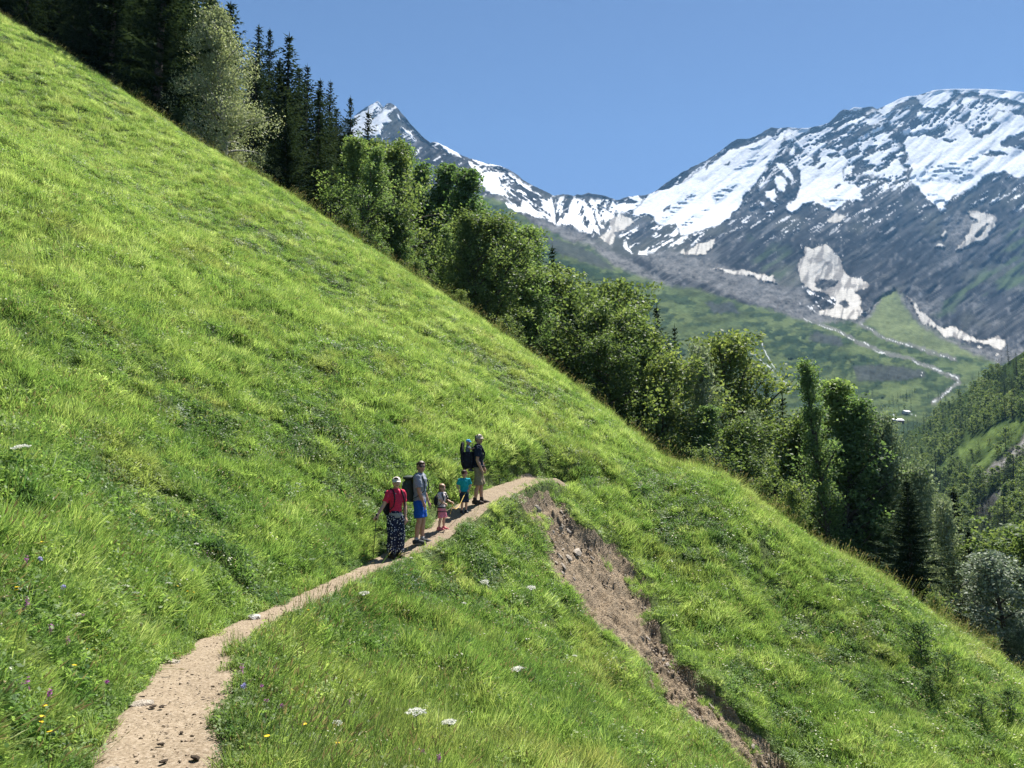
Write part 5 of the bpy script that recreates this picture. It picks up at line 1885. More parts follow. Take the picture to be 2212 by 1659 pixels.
class Person:
    """a figure: joints in metres in its own frame (+y is where the body faces), one continuous body mesh, clothes as children"""

    def __init__(self, label, loc, H, rz, head_yaw, arms, feet, skin, child=False, voxel=0.0095, slim=1.0):
        self.root = empty('person', loc, rz)
        tag(self.root, label, 'person')
        self.H, self.rz, self.child, self.loc = H, rz, child, Vector(loc)
        self.R = Matrix.Rotation(-rz, 3, 'Z')
        self.hs = 1.0 if not child else 1.34                       # children have larger heads
        hh = H * 0.132 * self.hs
        self.hh = hh
        top = H
        self.hc = np.array([0, 0.012 * H, top - hh * 0.52])
        nb = top - hh * (1.22 if child else 1.30)                  # base of the neck
        self.nb = nb
        self.sh = nb - 0.012 * H
        self.hip = H * (0.505 if not child else 0.455)
        self.sw = H * slim * (0.108 if not child else 0.112)
        sh = self.sh
        self.shoulder = {s: np.array([s * self.sw, 0, sh - 0.015 * H]) for s in (-1, 1)}
        self.elbow, self.hand = {}, {}
        for s in (-1, 1):
            e, h = arms[s]
            self.elbow[s] = self.shoulder[s] + self.loc2(e)
            self.hand[s] = self.shoulder[s] + self.loc2(h)
        self.foot, self.knee, self.hipj = {}, {}, {}
        for s in (-1, 1):
            f = self.loc2((*feet[s], 0))
            self.foot[s] = np.array([f[0], f[1], 0.0])
            self.hipj[s] = np.array([s * 0.05 * H, 0, self.hip])
            an = self.foot[s] + np.array([0, 0, 0.045 * H])
            k = 0.48 * an + 0.52 * self.hipj[s]
            self.knee[s] = k + np.array([0, 0.022 * H, -0.01 * H])
        g = Geo()
        # trunk
        zt = [self.hip - 0.035 * H, self.hip + 0.02 * H, self.hip + 0.10 * H, self.hip + 0.20 * H, sh - 0.03 * H, sh + 0.012 * H]
        rt = [q * slim * H for q in (0.070, 0.080, 0.072, 0.080, 0.080, 0.05)]
        self.zt, self.rt = zt, rt
        g.add(*limb([(0, 0, z) for z in zt], rt, 18, (1.12, 0.76)))
        g.add(*ball((0, 0, zt[0]), (rt[0] * 1.1, rt[0] * .76, rt[0] * .7)))
        for s in (-1, 1):
            g.add(*ball(self.shoulder[s], 0.038 * H))
            g.add(*limb([(0, 0, sh), self.shoulder[s]], [0.042 * H, 0.036 * H], 10))
            chain(g, [self.shoulder[s], 0.5 * (self.shoulder[s] + self.elbow[s]), self.elbow[s]], [0.032 * H, 0.029 * H, 0.0235 * H])
            wr = self.hand[s]
            fa = self.elbow[s] + 0.35 * (wr - self.elbow[s])
            chain(g, [self.elbow[s], fa, wr], [0.0235 * H, 0.0245 * H, 0.0155 * H])
            # hand: palm, four fingers of different lengths and a thumb from the side of the palm
            d = wr - self.elbow[s]
            d /= np.linalg.norm(d)
            side = np.cross(d, np.array([0.0, 1.0, 0.15]))
            side /= np.linalg.norm(side)
            nrm_ = np.cross(d, side)
            hl = 0.105 * H * (1.0 if not child else 0.9)
            pc = wr + d * hl * 0.27
            g.add(*limb([wr, pc, wr + d * hl * 0.5], [0.016 * H, 0.021 * H, 0.020 * H], 8))
            for q, (o_, ln) in enumerate(((-1.5, .40), (-.5, .48), (.5, .45), (1.5, .35))):
                b0 = wr + d * hl * 0.42 + side * o_ * 0.0095 * H
                p1 = b0 + d * hl * ln * 0.55 + nrm_ * 0.006 * H
                p2 = b0 + d * hl * ln * 0.85 + nrm_ * 0.022 * H
                chain(g, [b0, p1, p2], [max(.0065 * H, .008), max(.006 * H, .0075), max(.005 * H, .007)], 8)
            t0 = wr + d * hl * 0.15 - side * 0.012 * H
            chain(g, [t0, t0 + d * hl * 0.24 - side * 0.022 * H, t0 + d * hl * 0.42 - side * 0.020 * H + nrm_ * .01 * H], [.009 * H, max(.008 * H, .0085), max(.0065 * H, .0075)], 8)
            # legs
            an = self.foot[s] + np.array([0, 0, 0.048 * H])
            calf = self.knee[s] + 0.32 * (an - self.knee[s]) + np.array([0, -0.010 * H, 0])
            th = 0.5 * (self.hipj[s] + self.knee[s])
            chain(g, [self.hipj[s], th, self.knee[s]], [0.052 * H, 0.046 * H, 0.031 * H], 12)
            chain(g, [self.knee[s], calf, an], [0.031 * H, 0.0325 * H, 0.0195 * H], 12)
            g.add(*limb([an, self.foot[s] + np.array([0, 0.05 * H, 0.02 * H]), self.foot[s] + np.array([0, 0.10 * H, 0.016 * H])], [0.022 * H, 0.022 * H, 0.016 * H], 10))
        # neck and head (turned on the neck)
        g.add(*limb([(0, -0.004 * H, sh - 0.01 * H), (0, 0.002 * H, nb + 0.01), self.hc + np.array([0, -0.01 * H, -0.2 * hh])], [0.040 * H, 0.030 * H, 0.029 * H], 12))
        self.HR = np.array(Matrix.Rotation(head_yaw - rz, 3, 'Z'))
        hw = hh * 0.36
        g.add(*self.hp(ball((0, -0.03 * hh, 0.12 * hh), (hw * 1.02, hh * 0.43, hh * 0.385))))          # skull
        g.add(*self.hp(ball((0, 0.09 * hh, -0.13 * hh), (hw * 0.86, hh * 0.32, hh * 0.36))))            # face
        g.add(*self.hp(ball((0, 0.16 * hh, -0.36 * hh), (hw * 0.55, hh * 0.20, hh * 0.15))))            # chin
        g.add(*self.hp(limb([(0, 0.36 * hh, 0.03 * hh), (0, 0.46 * hh, -0.12 * hh), (0, 0.40 * hh, -0.17 * hh)], [0.035 * hh, 0.058 * hh, 0.06 * hh], 8)))
        for s in (-1, 1):
            g.add(*self.hp(ball((s * hw * 1.02, -0.02 * hh, -0.05 * hh), (0.035 * hh, 0.075 * hh, 0.125 * hh), 10, 7)))
        self.body = fuse('body', g, voxel, skin, self.root, 5)
        for s in (-1, 1):
            e = Geo()
            e.add(*self.hp(ball((s * hw * 0.44, 0.385 * hh, 0.03 * hh), (0.062 * hh, 0.03 * hh, 0.036 * hh), 10, 7)))
            plain('eye', e, M_EYE, self.root)
        e = Geo()
        e.add(*self.hp(ball((0, 0.375 * hh, -0.255 * hh), (0.125 * hh, 0.04 * hh, 0.03 * hh), 12, 7)))
        plain('mouth', e, M_LIP, self.root)

    def loc2(self, w):
        """world offset -> own frame"""
        v = self.R @ Vector(w)
        return np.array(v)

    def hp(self, vqt):
        V, Q, T = vqt
        return V @ self.HR.T + self.hc, Q, T

    def world(self, p):
        return Vector(self.loc) + Matrix.Rotation(self.rz, 3, 'Z') @ Vector(p)

    def shirt(self, mat, hem, sleeve=0.62, ease=1.13, name='shirt', wr=0.02, bulk=1.0):
        H, g = self.H, Geo()
        zt = [hem] + [z for z in self.zt if z > hem + 0.02 * H]
        rt = list(np.interp(zt, self.zt, self.rt) * ease)
        rt[0] = max(rt[0], rt[1] * 1.02)
        g.add(*limb([(0, 0, z) for z in zt], rt, 20, (1.14, 0.84)))
        g.add(*limb([(0, 0, self.sh - 0.01 * H), (0, 0, self.sh + 0.022 * H)], [0.055 * H, 0.040 * H], 14))
        for s in (-1, 1):
            e = self.shoulder[s] + (self.elbow[s] - self.shoulder[s]) * sleeve
            g.add(*ball(self.shoulder[s], 0.052 * H * bulk))
            g.add(*limb([(0, 0, self.sh - 0.005 * H), self.shoulder[s] + np.array([0, 0, .006 * H]), e], [0.060 * H * bulk, 0.052 * H * bulk, 0.049 * H * bulk], 12))
        return fuse(name, g, 0.011, mat, self.root, 3, wr, int(H * 100))

    def shorts(self, mat, drop, flare=1.3, name='shorts', top=0.05, wr=0.02):
        """drop: how far down the thigh (1 = knee)"""
        H, g = self.H, Geo()
        g.add(*limb([(0, 0, self.hip - 0.04 * H), (0, 0, self.hip + 0.01 * H), (0, 0, self.hip + top * H)], [0.078 * H, 0.086 * H, 0.078 * H], 18, (1.14, 0.86)))
        for s in (-1, 1):
            e = self.hipj[s] + (self.knee[s] - self.hipj[s]) * drop
            g.add(*limb([self.hipj[s] + np.array([0, 0, .02 * H]), 0.5 * (self.hipj[s] + e), e], [0.064 * H, 0.058 * H, 0.045 * H * flare], 14))
        return fuse(name, g, 0.011, mat, self.root, 3, wr, int(H * 77))

    def trousers(self, mat):
        H, g = self.H, Geo()
        g.add(*limb([(0, 0, self.hip - 0.10 * H), (0, 0, self.hip + 0.0 * H), (0, 0, self.hip + 0.075 * H)], [0.078 * H, 0.082 * H, 0.068 * H], 18, (1.15, 0.9)))
        for s in (-1, 1):
            an = self.foot[s] + np.array([0, 0, 0.05 * H])
            g.add(*limb([self.hipj[s] + np.array([0, 0, .02 * H]), 0.5 * (self.hipj[s] + self.knee[s]), self.knee[s], 0.5 * (self.knee[s] + an), an + np.array([0, 0, 0.02 * H])],
                        [0.066 * H, 0.066 * H, 0.059 * H, 0.058 * H, 0.058 * H], 14))
        return fuse('trousers', g, 0.011, mat, self.root, 3, 0.03, 3)

    def shoes(self, mat, ankle=0.0, sole=None, size=1.0):
        H = self.H
        for s in (-1, 1):
            g = Geo()
            f = self.foot[s]
            w = 0.030 * H * size
            g.add(*limb([f + np.array([0, -0.045 * H, 0.026 * H]), f + np.array([0, 0.0, 0.034 * H]), f + np.array([0, 0.06 * H, 0.026 * H]), f + np.array([0, 0.115 * H, 0.018 * H])], [w * .85, w * 1.05, w * 1.05, w * .7], 12))
            g.add(*ball(f + np.array([0, 0.112 * H, 0.018 * H]), w * .68))
            g.add(*limb([f + np.array([0, 0, 0.03 * H]), f + np.array([0, -0.004 * H, (0.06 + ankle) * H])], [w * 1.05, w * 0.92], 12))
            o = fuse('shoe', g, 0.009, mat, self.root, 3)
            b = Geo()
            b.add(*limb([f + np.array([0, 0, 0.001]), f + np.array([0, 0, 0.016 * H])], [1, 1], 16, (w * 1.08, w * 1.9)))
            b.V[-1] = b.V[-1] + np.array([0, 0.036 * H, 0])
            s_ = plain('sole', b, sole or M_BOOT, o)
        return self

    def cap(self, mat, brim_yaw=0.0, name='cap'):
        hh, g = self.hh, Geo()
        g.add(*self.hp(ball((0, -0.03 * hh, 0.20 * hh), (0.405 * hh, 0.475 * hh, 0.345 * hh), 20, 12)))
        o = fuse(name, g, 0.010, mat, self.root, 2)
        # keep only the crown above the brow
        bm = bmesh.new()
        bm.from_mesh(o.data)
        n = Vector(self.HR @ np.array([0, 0.16, 1.0])).normalized()
        p = Vector(self.HR @ np.array([0, 0.0, 0.14 * hh]) + self.hc)
        bmesh.ops.bisect_plane(bm, geom=bm.verts[:] + bm.edges[:] + bm.faces[:], plane_co=p, plane_no=-n, clear_outer=True)
        bm.to_mesh(o.data)
        bm.free()
        b = Geo()
        V, F_ = [], []
        for i in range(13):
            q = math.pi * (0.12 + 0.76 * i / 12)
            c, s = math.cos(q), math.sin(q)
            for rr, zz in ((0.97, 0.16), (1.42, 0.075 - 0.05 * abs(c))):
                for th in (0.018, -0.018):
                    V.append((0.40 * hh * c * (1 if rr < 1 else 1.04), -0.03 * hh + 0.47 * hh * s * rr, (zz + th) * hh))
        for i in range(12):
            a = i * 4
            F_ += [(a, a + 4, a + 6, a + 2), (a + 1, a + 3, a + 7, a + 5), (a + 2, a + 6, a + 7, a + 3), (a, a + 1, a + 5, a + 4)]
        b.add(np.array(V) @ self.HR.T + self.hc, np.array(F_))
        plain('brim', b, mat, o)
        return o

    def hair(self, mat, long=False):
        hh, g = self.hh, Geo()
        g.add(*self.hp(ball((0, -0.075 * hh, 0.19 * hh), (0.40 * hh, 0.455 * hh, 0.365 * hh), 18, 12)))
        g.add(*self.hp(ball((0, -0.20 * hh, -0.02 * hh), (0.375 * hh, 0.30 * hh, 0.36 * hh), 16, 10)))
        if not long:
            g.add(*self.hp(ball((0.04 * hh, 0.27 * hh, 0.37 * hh), (0.26 * hh, 0.16 * hh, 0.13 * hh), 12, 8)))
        else:
            g.add(*self.hp(limb([(0, -0.30 * hh, 0.0), (0, -0.38 * hh, -0.35 * hh), (0, -0.34 * hh, -0.62 * hh)], [0.2 * hh, 0.15 * hh, 0.05 * hh], 10)))
            for s in (-1, 1):
                g.add(*self.hp(limb([(s * .33 * hh, 0, 0.1 * hh), (s * .36 * hh, -0.05 * hh, -0.30 * hh)], [0.07 * hh, 0.05 * hh], 8)))
        return fuse('hair', g, 0.009, mat, self.root, 2, 0.02, 5)

    def glasses(self):
        hh, g = self.hh, Geo()
        for s in (-1, 1):
            g.add(*self.hp(ball((s * 0.165 * hh, 0.415 * hh, 0.035 * hh), (0.125 * hh, 0.035 * hh, 0.075 * hh), 14, 8)))
            g.add(*self.hp(limb([(s * 0.28 * hh, 0.40 * hh, 0.045 * hh), (s * 0.385 * hh, 0.0, 0.02 * hh)], [0.018 * hh, 0.015 * hh], 6)))
        g.add(*self.hp(limb([(-0.06 * hh, 0.43 * hh, 0.05 * hh), (0.06 * hh, 0.43 * hh, 0.05 * hh)], [0.016 * hh, 0.016 * hh], 6)))
        return plain('sunglasses', g, M_BLACKP, self.root)

    def backpack(self, label, mat, w=0.29, h=0.48, d=0.19, drop=0.02, lid=True, accent=None):
        """worn on the back: a thing of its own, in the wearer's frame"""
        H = self.H
        o = empty('backpack', self.loc, self.rz)
        tag(o, label, 'backpack')
        back = -(0.080 * H * 0.90) - d * 0.48
        zc = self.sh - drop - h * 0.5
        g = Geo()
        nz = 9
        path, rad = [], []
        for i in range(nz):
            t = i / (nz - 1)
            z = zc - h / 2 + h * t
            path.append((0, back - 0.025 * math.sin(t * 2.6), z))
            rad.append(1.08 * (1 - 0.42 * abs(2 * t - 0.85) ** 2.4))
        ang = np.arange(24) * 2 * np.pi / 24
        cs, sn = np.cos(ang), np.sin(ang)
        ex = np.sign(cs) * np.abs(cs) ** 0.8 * w / 2
        ey = np.sign(sn) * np.abs(sn) ** 0.8 * d / 2
        V = np.vstack([np.array(p) + np.stack([ex * r_, ey * r_, 0 * ang], 1) for p, r_ in zip(path, rad)])
        i = np.arange(nz - 1)[:, None] * 24 + np.arange(24)[None]
        j = np.arange(nz - 1)[:, None] * 24 + (np.arange(24)[None] + 1) % 24
        Q = np.stack([i, j, j + 24, i + 24], 2).reshape(-1, 4)
        n = len(V)
        V = np.vstack([V, path[0], path[-1]])
        k = np.arange(24)
        k2 = (k + 1) % 24
        T = np.vstack([np.stack([np.full(24, n), k2, k], 1), np.stack([np.full(24, n + 1), n - 24 + k, n - 24 + k2], 1)])
        g.add(V, Q, T)
        fuse('pack_body', g, 0.011, mat, o, 3, 0.02, 11)
        if lid:
            g = Geo()
            g.add(*ball((0, back, zc + h * 0.5), (w * 0.53, d * 0.62, h * 0.11), 18, 10))
            fuse('lid', g, 0.011, mat, o, 2)
        g = Geo()
        g.add(*ball((0, back - d * 0.5, zc - h * 0.12), (w * 0.38, d * 0.28, h * 0.25), 18, 10))
        fuse('front_pocket', g, 0.011, mat, o, 2)
        for s in (-1, 1):
            g = Geo()
            xx = s * self.sw * 0.62
            yb, yf = -0.080 * H * 0.90, 0.080 * H * 1.02
            pts = [(xx, yb - 0.02, self.sh - 0.02 * H), (xx, yb * 0.4, self.sh + 0.040 * H), (xx, yf * 0.55, self.sh + 0.012 * H), (xx * 1.1, yf + 0.012, self.sh - 0.08 * H), (xx * 1.35, yf + 0.004, self.sh - 0.17 * H),
                   (s * 0.105 * H, 0.0, self.sh - 0.24 * H), (s * 0.09 * H, yb, zc - h * 0.38)]
            g.add(*limb(pts, [0.015, 0.016, 0.016, 0.015, 0.011, 0.008, 0.008], 8))
            plain('strap', g, mat, o)
        if accent:
            g = Geo()
            for s in (-1, 1):
                g.add(*limb([(s * w * 0.40, back - d * 0.42, zc - h * 0.42), (s * w * 0.36, back - d * 0.55, zc), (s * w * 0.34, back - d * 0.42, zc + h * 0.46)], [0.006, 0.007, 0.006], 6))
            plain('piping', g, accent, o)
        return o


def ground_at(u, v, W=2500.0):
    """foot point on the path for a photo point"""
    p = hit(u, v, W)
    return p


def path_at(u):
    """point of the path centre line with the bearing of photo column u (2500 px), between the bend and the spur"""
    a = (u / 2500.0 - 0.5) / F
    fine_ = np.stack([np.interp(np.linspace(76, 132, 2000), np.arange(240), PATHF[:, q]) for q in range(3)], 1)
    return fine_[np.argmin(np.abs(fine_[:, 0] / fine_[:, 1] - a))]


def stand(u, dz=0.0, off=0.0):
    p = path_at(u)
    return (float(p[0]) + off, float(p[1]), float(p[2]) - 0.058 + dz)


RAD = math.radians
# woman with the pole
W_ = Person('woman in a raspberry red shirt and polka dot trousers, last in the line of hikers', stand(969), 1.60, RAD(-140), RAD(-163),
            {1: ((-0.10, -0.06, -0.24), (-0.19, -0.16, -0.40)), -1: ((0.05, 0.06, -0.26), (0.07, -0.02, -0.49))},
            {1: (-0.07, -0.06), -1: (0.07, 0.05)}, M_SKIN, False, 0.0095, 0.88)
W_.hair(M_HAIR_B)
W_.trousers(M_DOTS)
g = Geo()
g.add(*limb([(0, 0, W_.hip - 0.015), (0, 0, W_.hip + 0.03), (0, 0, W_.hip + 0.09)], [0.088 * W_.H, 0.086 * W_.H, 0.076 * W_.H], 20, (1.14, 0.86)))
fuse('undershirt', g, 0.011, M_HEM, W_.root, 3, 0.02, 9)
W_.shirt(M_RED, W_.hip + 0.012, 0.70, 1.06, 'shirt', 0.02, 0.86)
W_.cap(M_CAP)
W_.shoes(M_BOOT, 0.03)
W_.backpack('dark navy backpack on the woman in the raspberry red shirt', M_PACKN, 0.28, 0.46, 0.18)
# her trekking pole
hw_ = W_.world(W_.hand[1] + W_.loc2((-0.02, -0.04, -0.05)))
pz_ = float(ground_h(np.array([hw_.x - 0.05]), np.array([hw_.y - 0.02]))[0])
pole = empty('trekking_pole', (hw_.x - 0.05, hw_.y - 0.02, pz_))
tag(pole, 'black trekking pole planted in the woman\'s right hand', 'trekking pole')
tp = np.array([0.05, 0.02, hw_.z - pz_])
g = Geo()
g.add(*limb([(0, 0, -0.03), tp * 0.5, tp * 0.97], [0.006, 0.008, 0.009], 8))
plain('shaft', g, M_BLACKP, pole)
g = Geo()
g.add(*limb([tp * 0.93, tp * 1.0, tp * 1.06], [0.015, 0.018, 0.016], 10))
g.add(*ball(tp * 1.065, 0.021, 10, 7))
plain('grip', g, M_BLACKP, pole)
g = Geo()
g.add(*limb([tp * 0.055, tp * 0.065], [0.03, 0.026], 12))
plain('basket', g, M_BLACKP, pole)

# man in blue shorts
A_ = Person('man with sunglasses in a grey shirt and blue shorts, standing behind the woman', stand(1027), 1.74, RAD(-100), RAD(-150),
            {1: ((0.05, -0.05, -0.29), (0.14, -0.03, -0.52)), -1: ((0.03, 0.05, -0.30), (0.13, 0.04, -0.53))},
            {1: (-0.05, -0.09), -1: (0.05, 0.09)}, M_SKIN2)
A_.hair(M_HAIR_B)
A_.glasses()
A_.shorts(M_BLUE, 0.80, 1.40)
A_.shirt(M_GREYC, A_.hip + 0.02, 0.72, 1.16)
A_.shoes(M_SHOE, 0.0, M_SOLE)
for s in (-1, 1):
    g = Geo()
    f = A_.foot[s]
    g.add(*limb([f + np.array([0, 0, .07]), f + np.array([0, 0, .15])], [0.045, 0.043], 12))
    plain('sock', g, M_SOCK, A_.root)
A_.backpack('dark green backpack with pale piping on the man in blue shorts', M_PACKG, 0.30, 0.50, 0.23, 0.03, True, M_PIPING)

# girl
G_ = Person('little girl in a flowered top and pink shorts, third from the back', stand(1080), 1.04, RAD(-115), RAD(-135),
            {1: ((0.04, -0.04, -0.13), (0.13, -0.02, -0.19)), -1: ((0.06, 0.04, -0.13), (0.16, -0.01, -0.17))},
            {1: (-0.05, -0.05), -1: (0.05, 0.04)}, M_SKIN, True, 0.008)
G_.hair(M_HAIR_L, True)
G_.shorts(M_PINK, 0.92, 1.45)
G_.shirt(M_FLORAL, G_.hip + 0.0, 0.7, 1.14)
G_.shoes(M_PINKS, 0.025, M_PINKS, 1.25)
G_.backpack('small dark rucksack on the little girl in pink shorts', M_PACKN, 0.17, 0.24, 0.09, 0.02, False)

# boy
B_ = Person('little boy in a teal shirt and dark cap, in front of the tall man', stand(1134), 1.04, RAD(-155), RAD(-165),
            {1: ((-0.06, 0.03, -0.13), (-0.01, -0.05, -0.22)), -1: ((0.05, 0.04, -0.13), (0.01, -0.04, -0.21))},
            {1: (-0.05, -0.04), -1: (0.05, 0.03)}, M_SKIN, True, 0.008)
B_.hair(M_HAIR_B)
B_.shorts(M_DENIM, 0.98, 1.4)
B_.shirt(M_TEAL, B_.hip + 0.02, 0.75, 1.16)
B_.cap(cloth('maroon_black_cotton', (0.05, 0.015, 0.018)))
B_.shoes(M_SHOE, 0.02, M_SOLE, 1.2)


def harness(P, label):
    """climbing harness: a waist belt and two leg loops"""
    H = P.H
    o = empty('climbing_harness', P.loc, P.rz)
    tag(o, label, 'harness')
    g = Geo()
    z = P.hip + 0.035 * H
    ang = np.linspace(0, 2 * np.pi, 25)
    g.add(*limb(np.stack([np.cos(ang) * 0.108 * H, np.sin(ang) * 0.084 * H, np.full(25, z)], 1), np.full(25, 0.014), 8))
    plain('waist_belt', g, M_BLACKP, o)
    for s in (-1, 1):
        g = Geo()
        c = P.hipj[s] + np.array([0, 0, -0.05 * H])
        g.add(*limb(np.stack([c[0] + np.cos(ang) * 0.074 * H, c[1] + np.sin(ang) * 0.074 * H, np.full(25, c[2])], 1), np.full(25, 0.010), 6))
        plain('leg_loop', g, M_BLACKP, o)
    return o


harness(B_, 'black climbing harness around the waist of the boy in teal')
harness(G_, 'small climbing harness around the waist of the girl in pink shorts')
# the yellow rope between the children
ha = G_.world(G_.hand[-1] + G_.loc2((0.01, -0.03, -0.03)))
hb = B_.world(np.array([0, 0.10, B_.hip + 0.02]))
pts = []
for i in range(15):
    t = i / 14
    p = ha.lerp(hb, t)
    pts.append((p.x, p.y, p.z - 0.34 * 4 * t * (1 - t) * 0.7 * (1.3 - t)))
for t in (0.0, 0.33, 0.66, 1.0):                  # a hank held in the hand
    pts.insert(0, (ha.x + 0.03 * math.cos(t * 9), ha.y - 0.03, ha.z - 0.02 - 0.22 * abs(math.sin(t * 5))))
g = Geo()
g.add(*limb(pts, np.full(len(pts), 0.0065), 6))
tag(plain('rope', g, M_ROPE), 'thin yellow rope sagging between the little girl and the boy', 'rope')

# father with the child carrier
D_ = Person('tall man in a dark shirt, khaki shorts and beige cap, first in the line', stand(1168), 1.75, RAD(-88), RAD(-130),
            {1: ((-0.02, -0.03, -0.30), (0.09, -0.03, -0.54)), -1: ((0.06, 0.05, -0.29), (0.15, 0.03, -0.50))},
            {1: (-0.07, -0.09), -1: (0.09, 0.09)}, M_SKIN2)
D_.hair(M_HAIR_B)
D_.shorts(M_KHAKI, 1.02, 1.55)
D_.shirt(M_NAVY, D_.hip + 0.03, 0.70, 1.16)
D_.cap(M_CAPB)
D_.shoes(M_BOOT, 0.04)
H = D_.H
cr_ = empty('child_carrier', D_.loc, D_.rz)
tag(cr_, 'black framed child carrier on the back of the tall man', 'child carrier')
yb = -0.080 * H * 0.9
g = Geo()
for s in (-1, 1):
    x = s * 0.15
    g.add(*limb([(x, yb - 0.03, D_.sh + 0.10), (x, yb - 0.03, D_.sh - 0.3), (x, yb - 0.05, D_.hip + 0.05), (x, yb - 0.24, D_.hip - 0.03), (x, yb - 0.28, D_.hip + 0.10), (x, yb - 0.27, D_.sh + 0.06)], [.011] * 6, 8))
for y_, z_ in ((yb - 0.03, D_.sh + 0.10), (yb - 0.24, D_.hip - 0.03), (yb - 0.27, D_.sh + 0.06)):
    g.add(*limb([(-0.15, y_, z_), (0.15, y_, z_)], [.011, .011], 8))
plain('frame', g, M_ALU, cr_)
g = Geo()
g.add(*limb([(0, yb - 0.13, D_.hip + 0.00), (0, yb - 0.14, D_.hip + 0.16), (0, yb - 0.14, D_.hip + 0.32), (0, yb - 0.13, D_.sh - 0.12)], [0.13, 0.175, 0.185, 0.165], 20, (0.95, 1.0)))
fuse('seat_pouch', g, 0.012, M_PACKN, cr_, 3, 0.02, 21)
g = Geo()
g.add(*limb([(0, yb - 0.265, D_.hip + 0.20), (0, yb - 0.29, D_.sh - 0.1), (0, yb - 0.28, D_.sh + 0.06), (0, yb - 0.27, D_.sh + 0.13)], [0.08, 0.15, 0.15, 0.10], 16, (1.0, 0.34)))
fuse('back_panel', g, 0.012, M_PACKN, cr_, 3, 0.01, 22)
for s in (-1, 1):
    g = Geo()
    xx = s * D_.sw * 0.62
    yf = 0.080 * H * 1.02
    g.add(*limb([(xx, yb - 0.02, D_.sh - 0.04), (xx, yb * 0.4, D_.sh + 0.065), (xx, yf * 0.55, D_.sh + 0.02), (xx * 1.1, yf + 0.012, D_.sh - 0.14), (xx * 1.35, yf + 0.004, D_.sh - 0.28), (s * 0.10 * H, 0, D_.sh - 0.40), (s * 0.09 * H, yb, D_.hip + 0.10)],
                [0.024, 0.028, 0.027, 0.024, 0.016, 0.011, 0.011], 8))
    plain('strap', g, M_PACKN, cr_)
g = Geo()
ang = np.linspace(0, 2 * np.pi, 25)
g.add(*limb(np.stack([np.cos(ang) * 0.112 * H, np.sin(ang) * 0.088 * H, np.full(25, D_.hip + 0.04 * H)], 1), np.full(25, 0.022), 8))
plain('hip_belt', g, M_PACKN, cr_)

# the small child riding in it
cp = D_.world(np.array([0.0, yb - 0.135, D_.sh - 0.60]))
C_ = Person('small child in a sky blue sun hat riding in the carrier', (cp.x, cp.y, cp.z), 0.80, RAD(-92), RAD(-105),
            {1: ((0.06, -0.06, -0.05), (0.13, -0.05, -0.04)), -1: ((0.06, 0.06, -0.05), (0.13, 0.05, -0.04))},
            {1: (0.05, -0.10), -1: (0.05, 0.10)}, M_SKIN, True, 0.008)
C_.shirt(cloth('pale_blue_grey_cotton', (0.16, 0.20, 0.24)), C_.hip, 0.8, 1.15)
C_.shorts(M_ORANGE, 1.05, 1.5)
C_.cap(M_SKY, 0, 'sun_hat')
C_.shoes(M_SHOE, 0.0, M_SOLE, 1.2)
# ---------------------------------------------------------------- stones, litter, flowers, chalets
def rock_mesh(name, seed, flat, mat):
    r = np.random.default_rng(seed)
    bm = bmesh.new()
    bmesh.ops.create_icosphere(bm, subdivisions=1, radius=1.0)
    for v in bm.verts:
        k = 0.72 + 0.5 * r.random()
        v.co = Vector((v.co.x * k * 1.25, v.co.y * k * 0.8, v.co.z * k * flat))
    me = bpy.data.meshes.new(name)
    bm.to_mesh(me)
    bm.free()
    me.materials.append(mat)
    return me


def stone_mat(name, a, b):
    m = NT(name, 0.9, 0.15)
    m.color(m.ramp(m.noise(2.5, 5), [(0.3, a), (0.7, b)]))
    m.bump(m.noise(7, 5), 0.6, 0.08)
    return m.m


M_STONE = stone_mat('pale_slate', (0.24, 0.205, 0.165), (0.44, 0.385, 0.32))
M_STONEW = stone_mat('white_stone', (0.38, 0.37, 0.34), (0.55, 0.54, 0.50))
M_STONED = stone_mat('dark_earth_lump', (0.035, 0.026, 0.02), (0.09, 0.068, 0.05))
ROCKS = [rock_mesh('stone', 900 + i, 0.22 + 0.1 * (i % 3), M_STONE) for i in range(5)]
ROCKW = rock_mesh('stone', 920, 0.5, M_STONEW)
DROPS = [rock_mesh('earth_lump', 930 + i, 0.35, M_STONED) for i in range(3)]


def put(me, name, p, size, label, cat, group=None, tilt=0.3, flat_on=None):
    o = bpy.data.objects.new(name, me)
    col.objects.link(o)
    o.location = p
    o.scale = (size, size, size)
    n = normal_at(np.array([p[0]]), np.array([p[1]]))[0] if flat_on is None else np.array(flat_on)
    q = Vector(n).to_track_quat('Z', 'Y').to_matrix().to_4x4() @ Matrix.Rotation(rng.random() * 6.28, 4, 'Z') @ Matrix.Rotation(rng.normal() * tilt, 4, 'X')
    o.rotation_euler = q.to_euler()
    tag(o, label, cat, group)
    return o


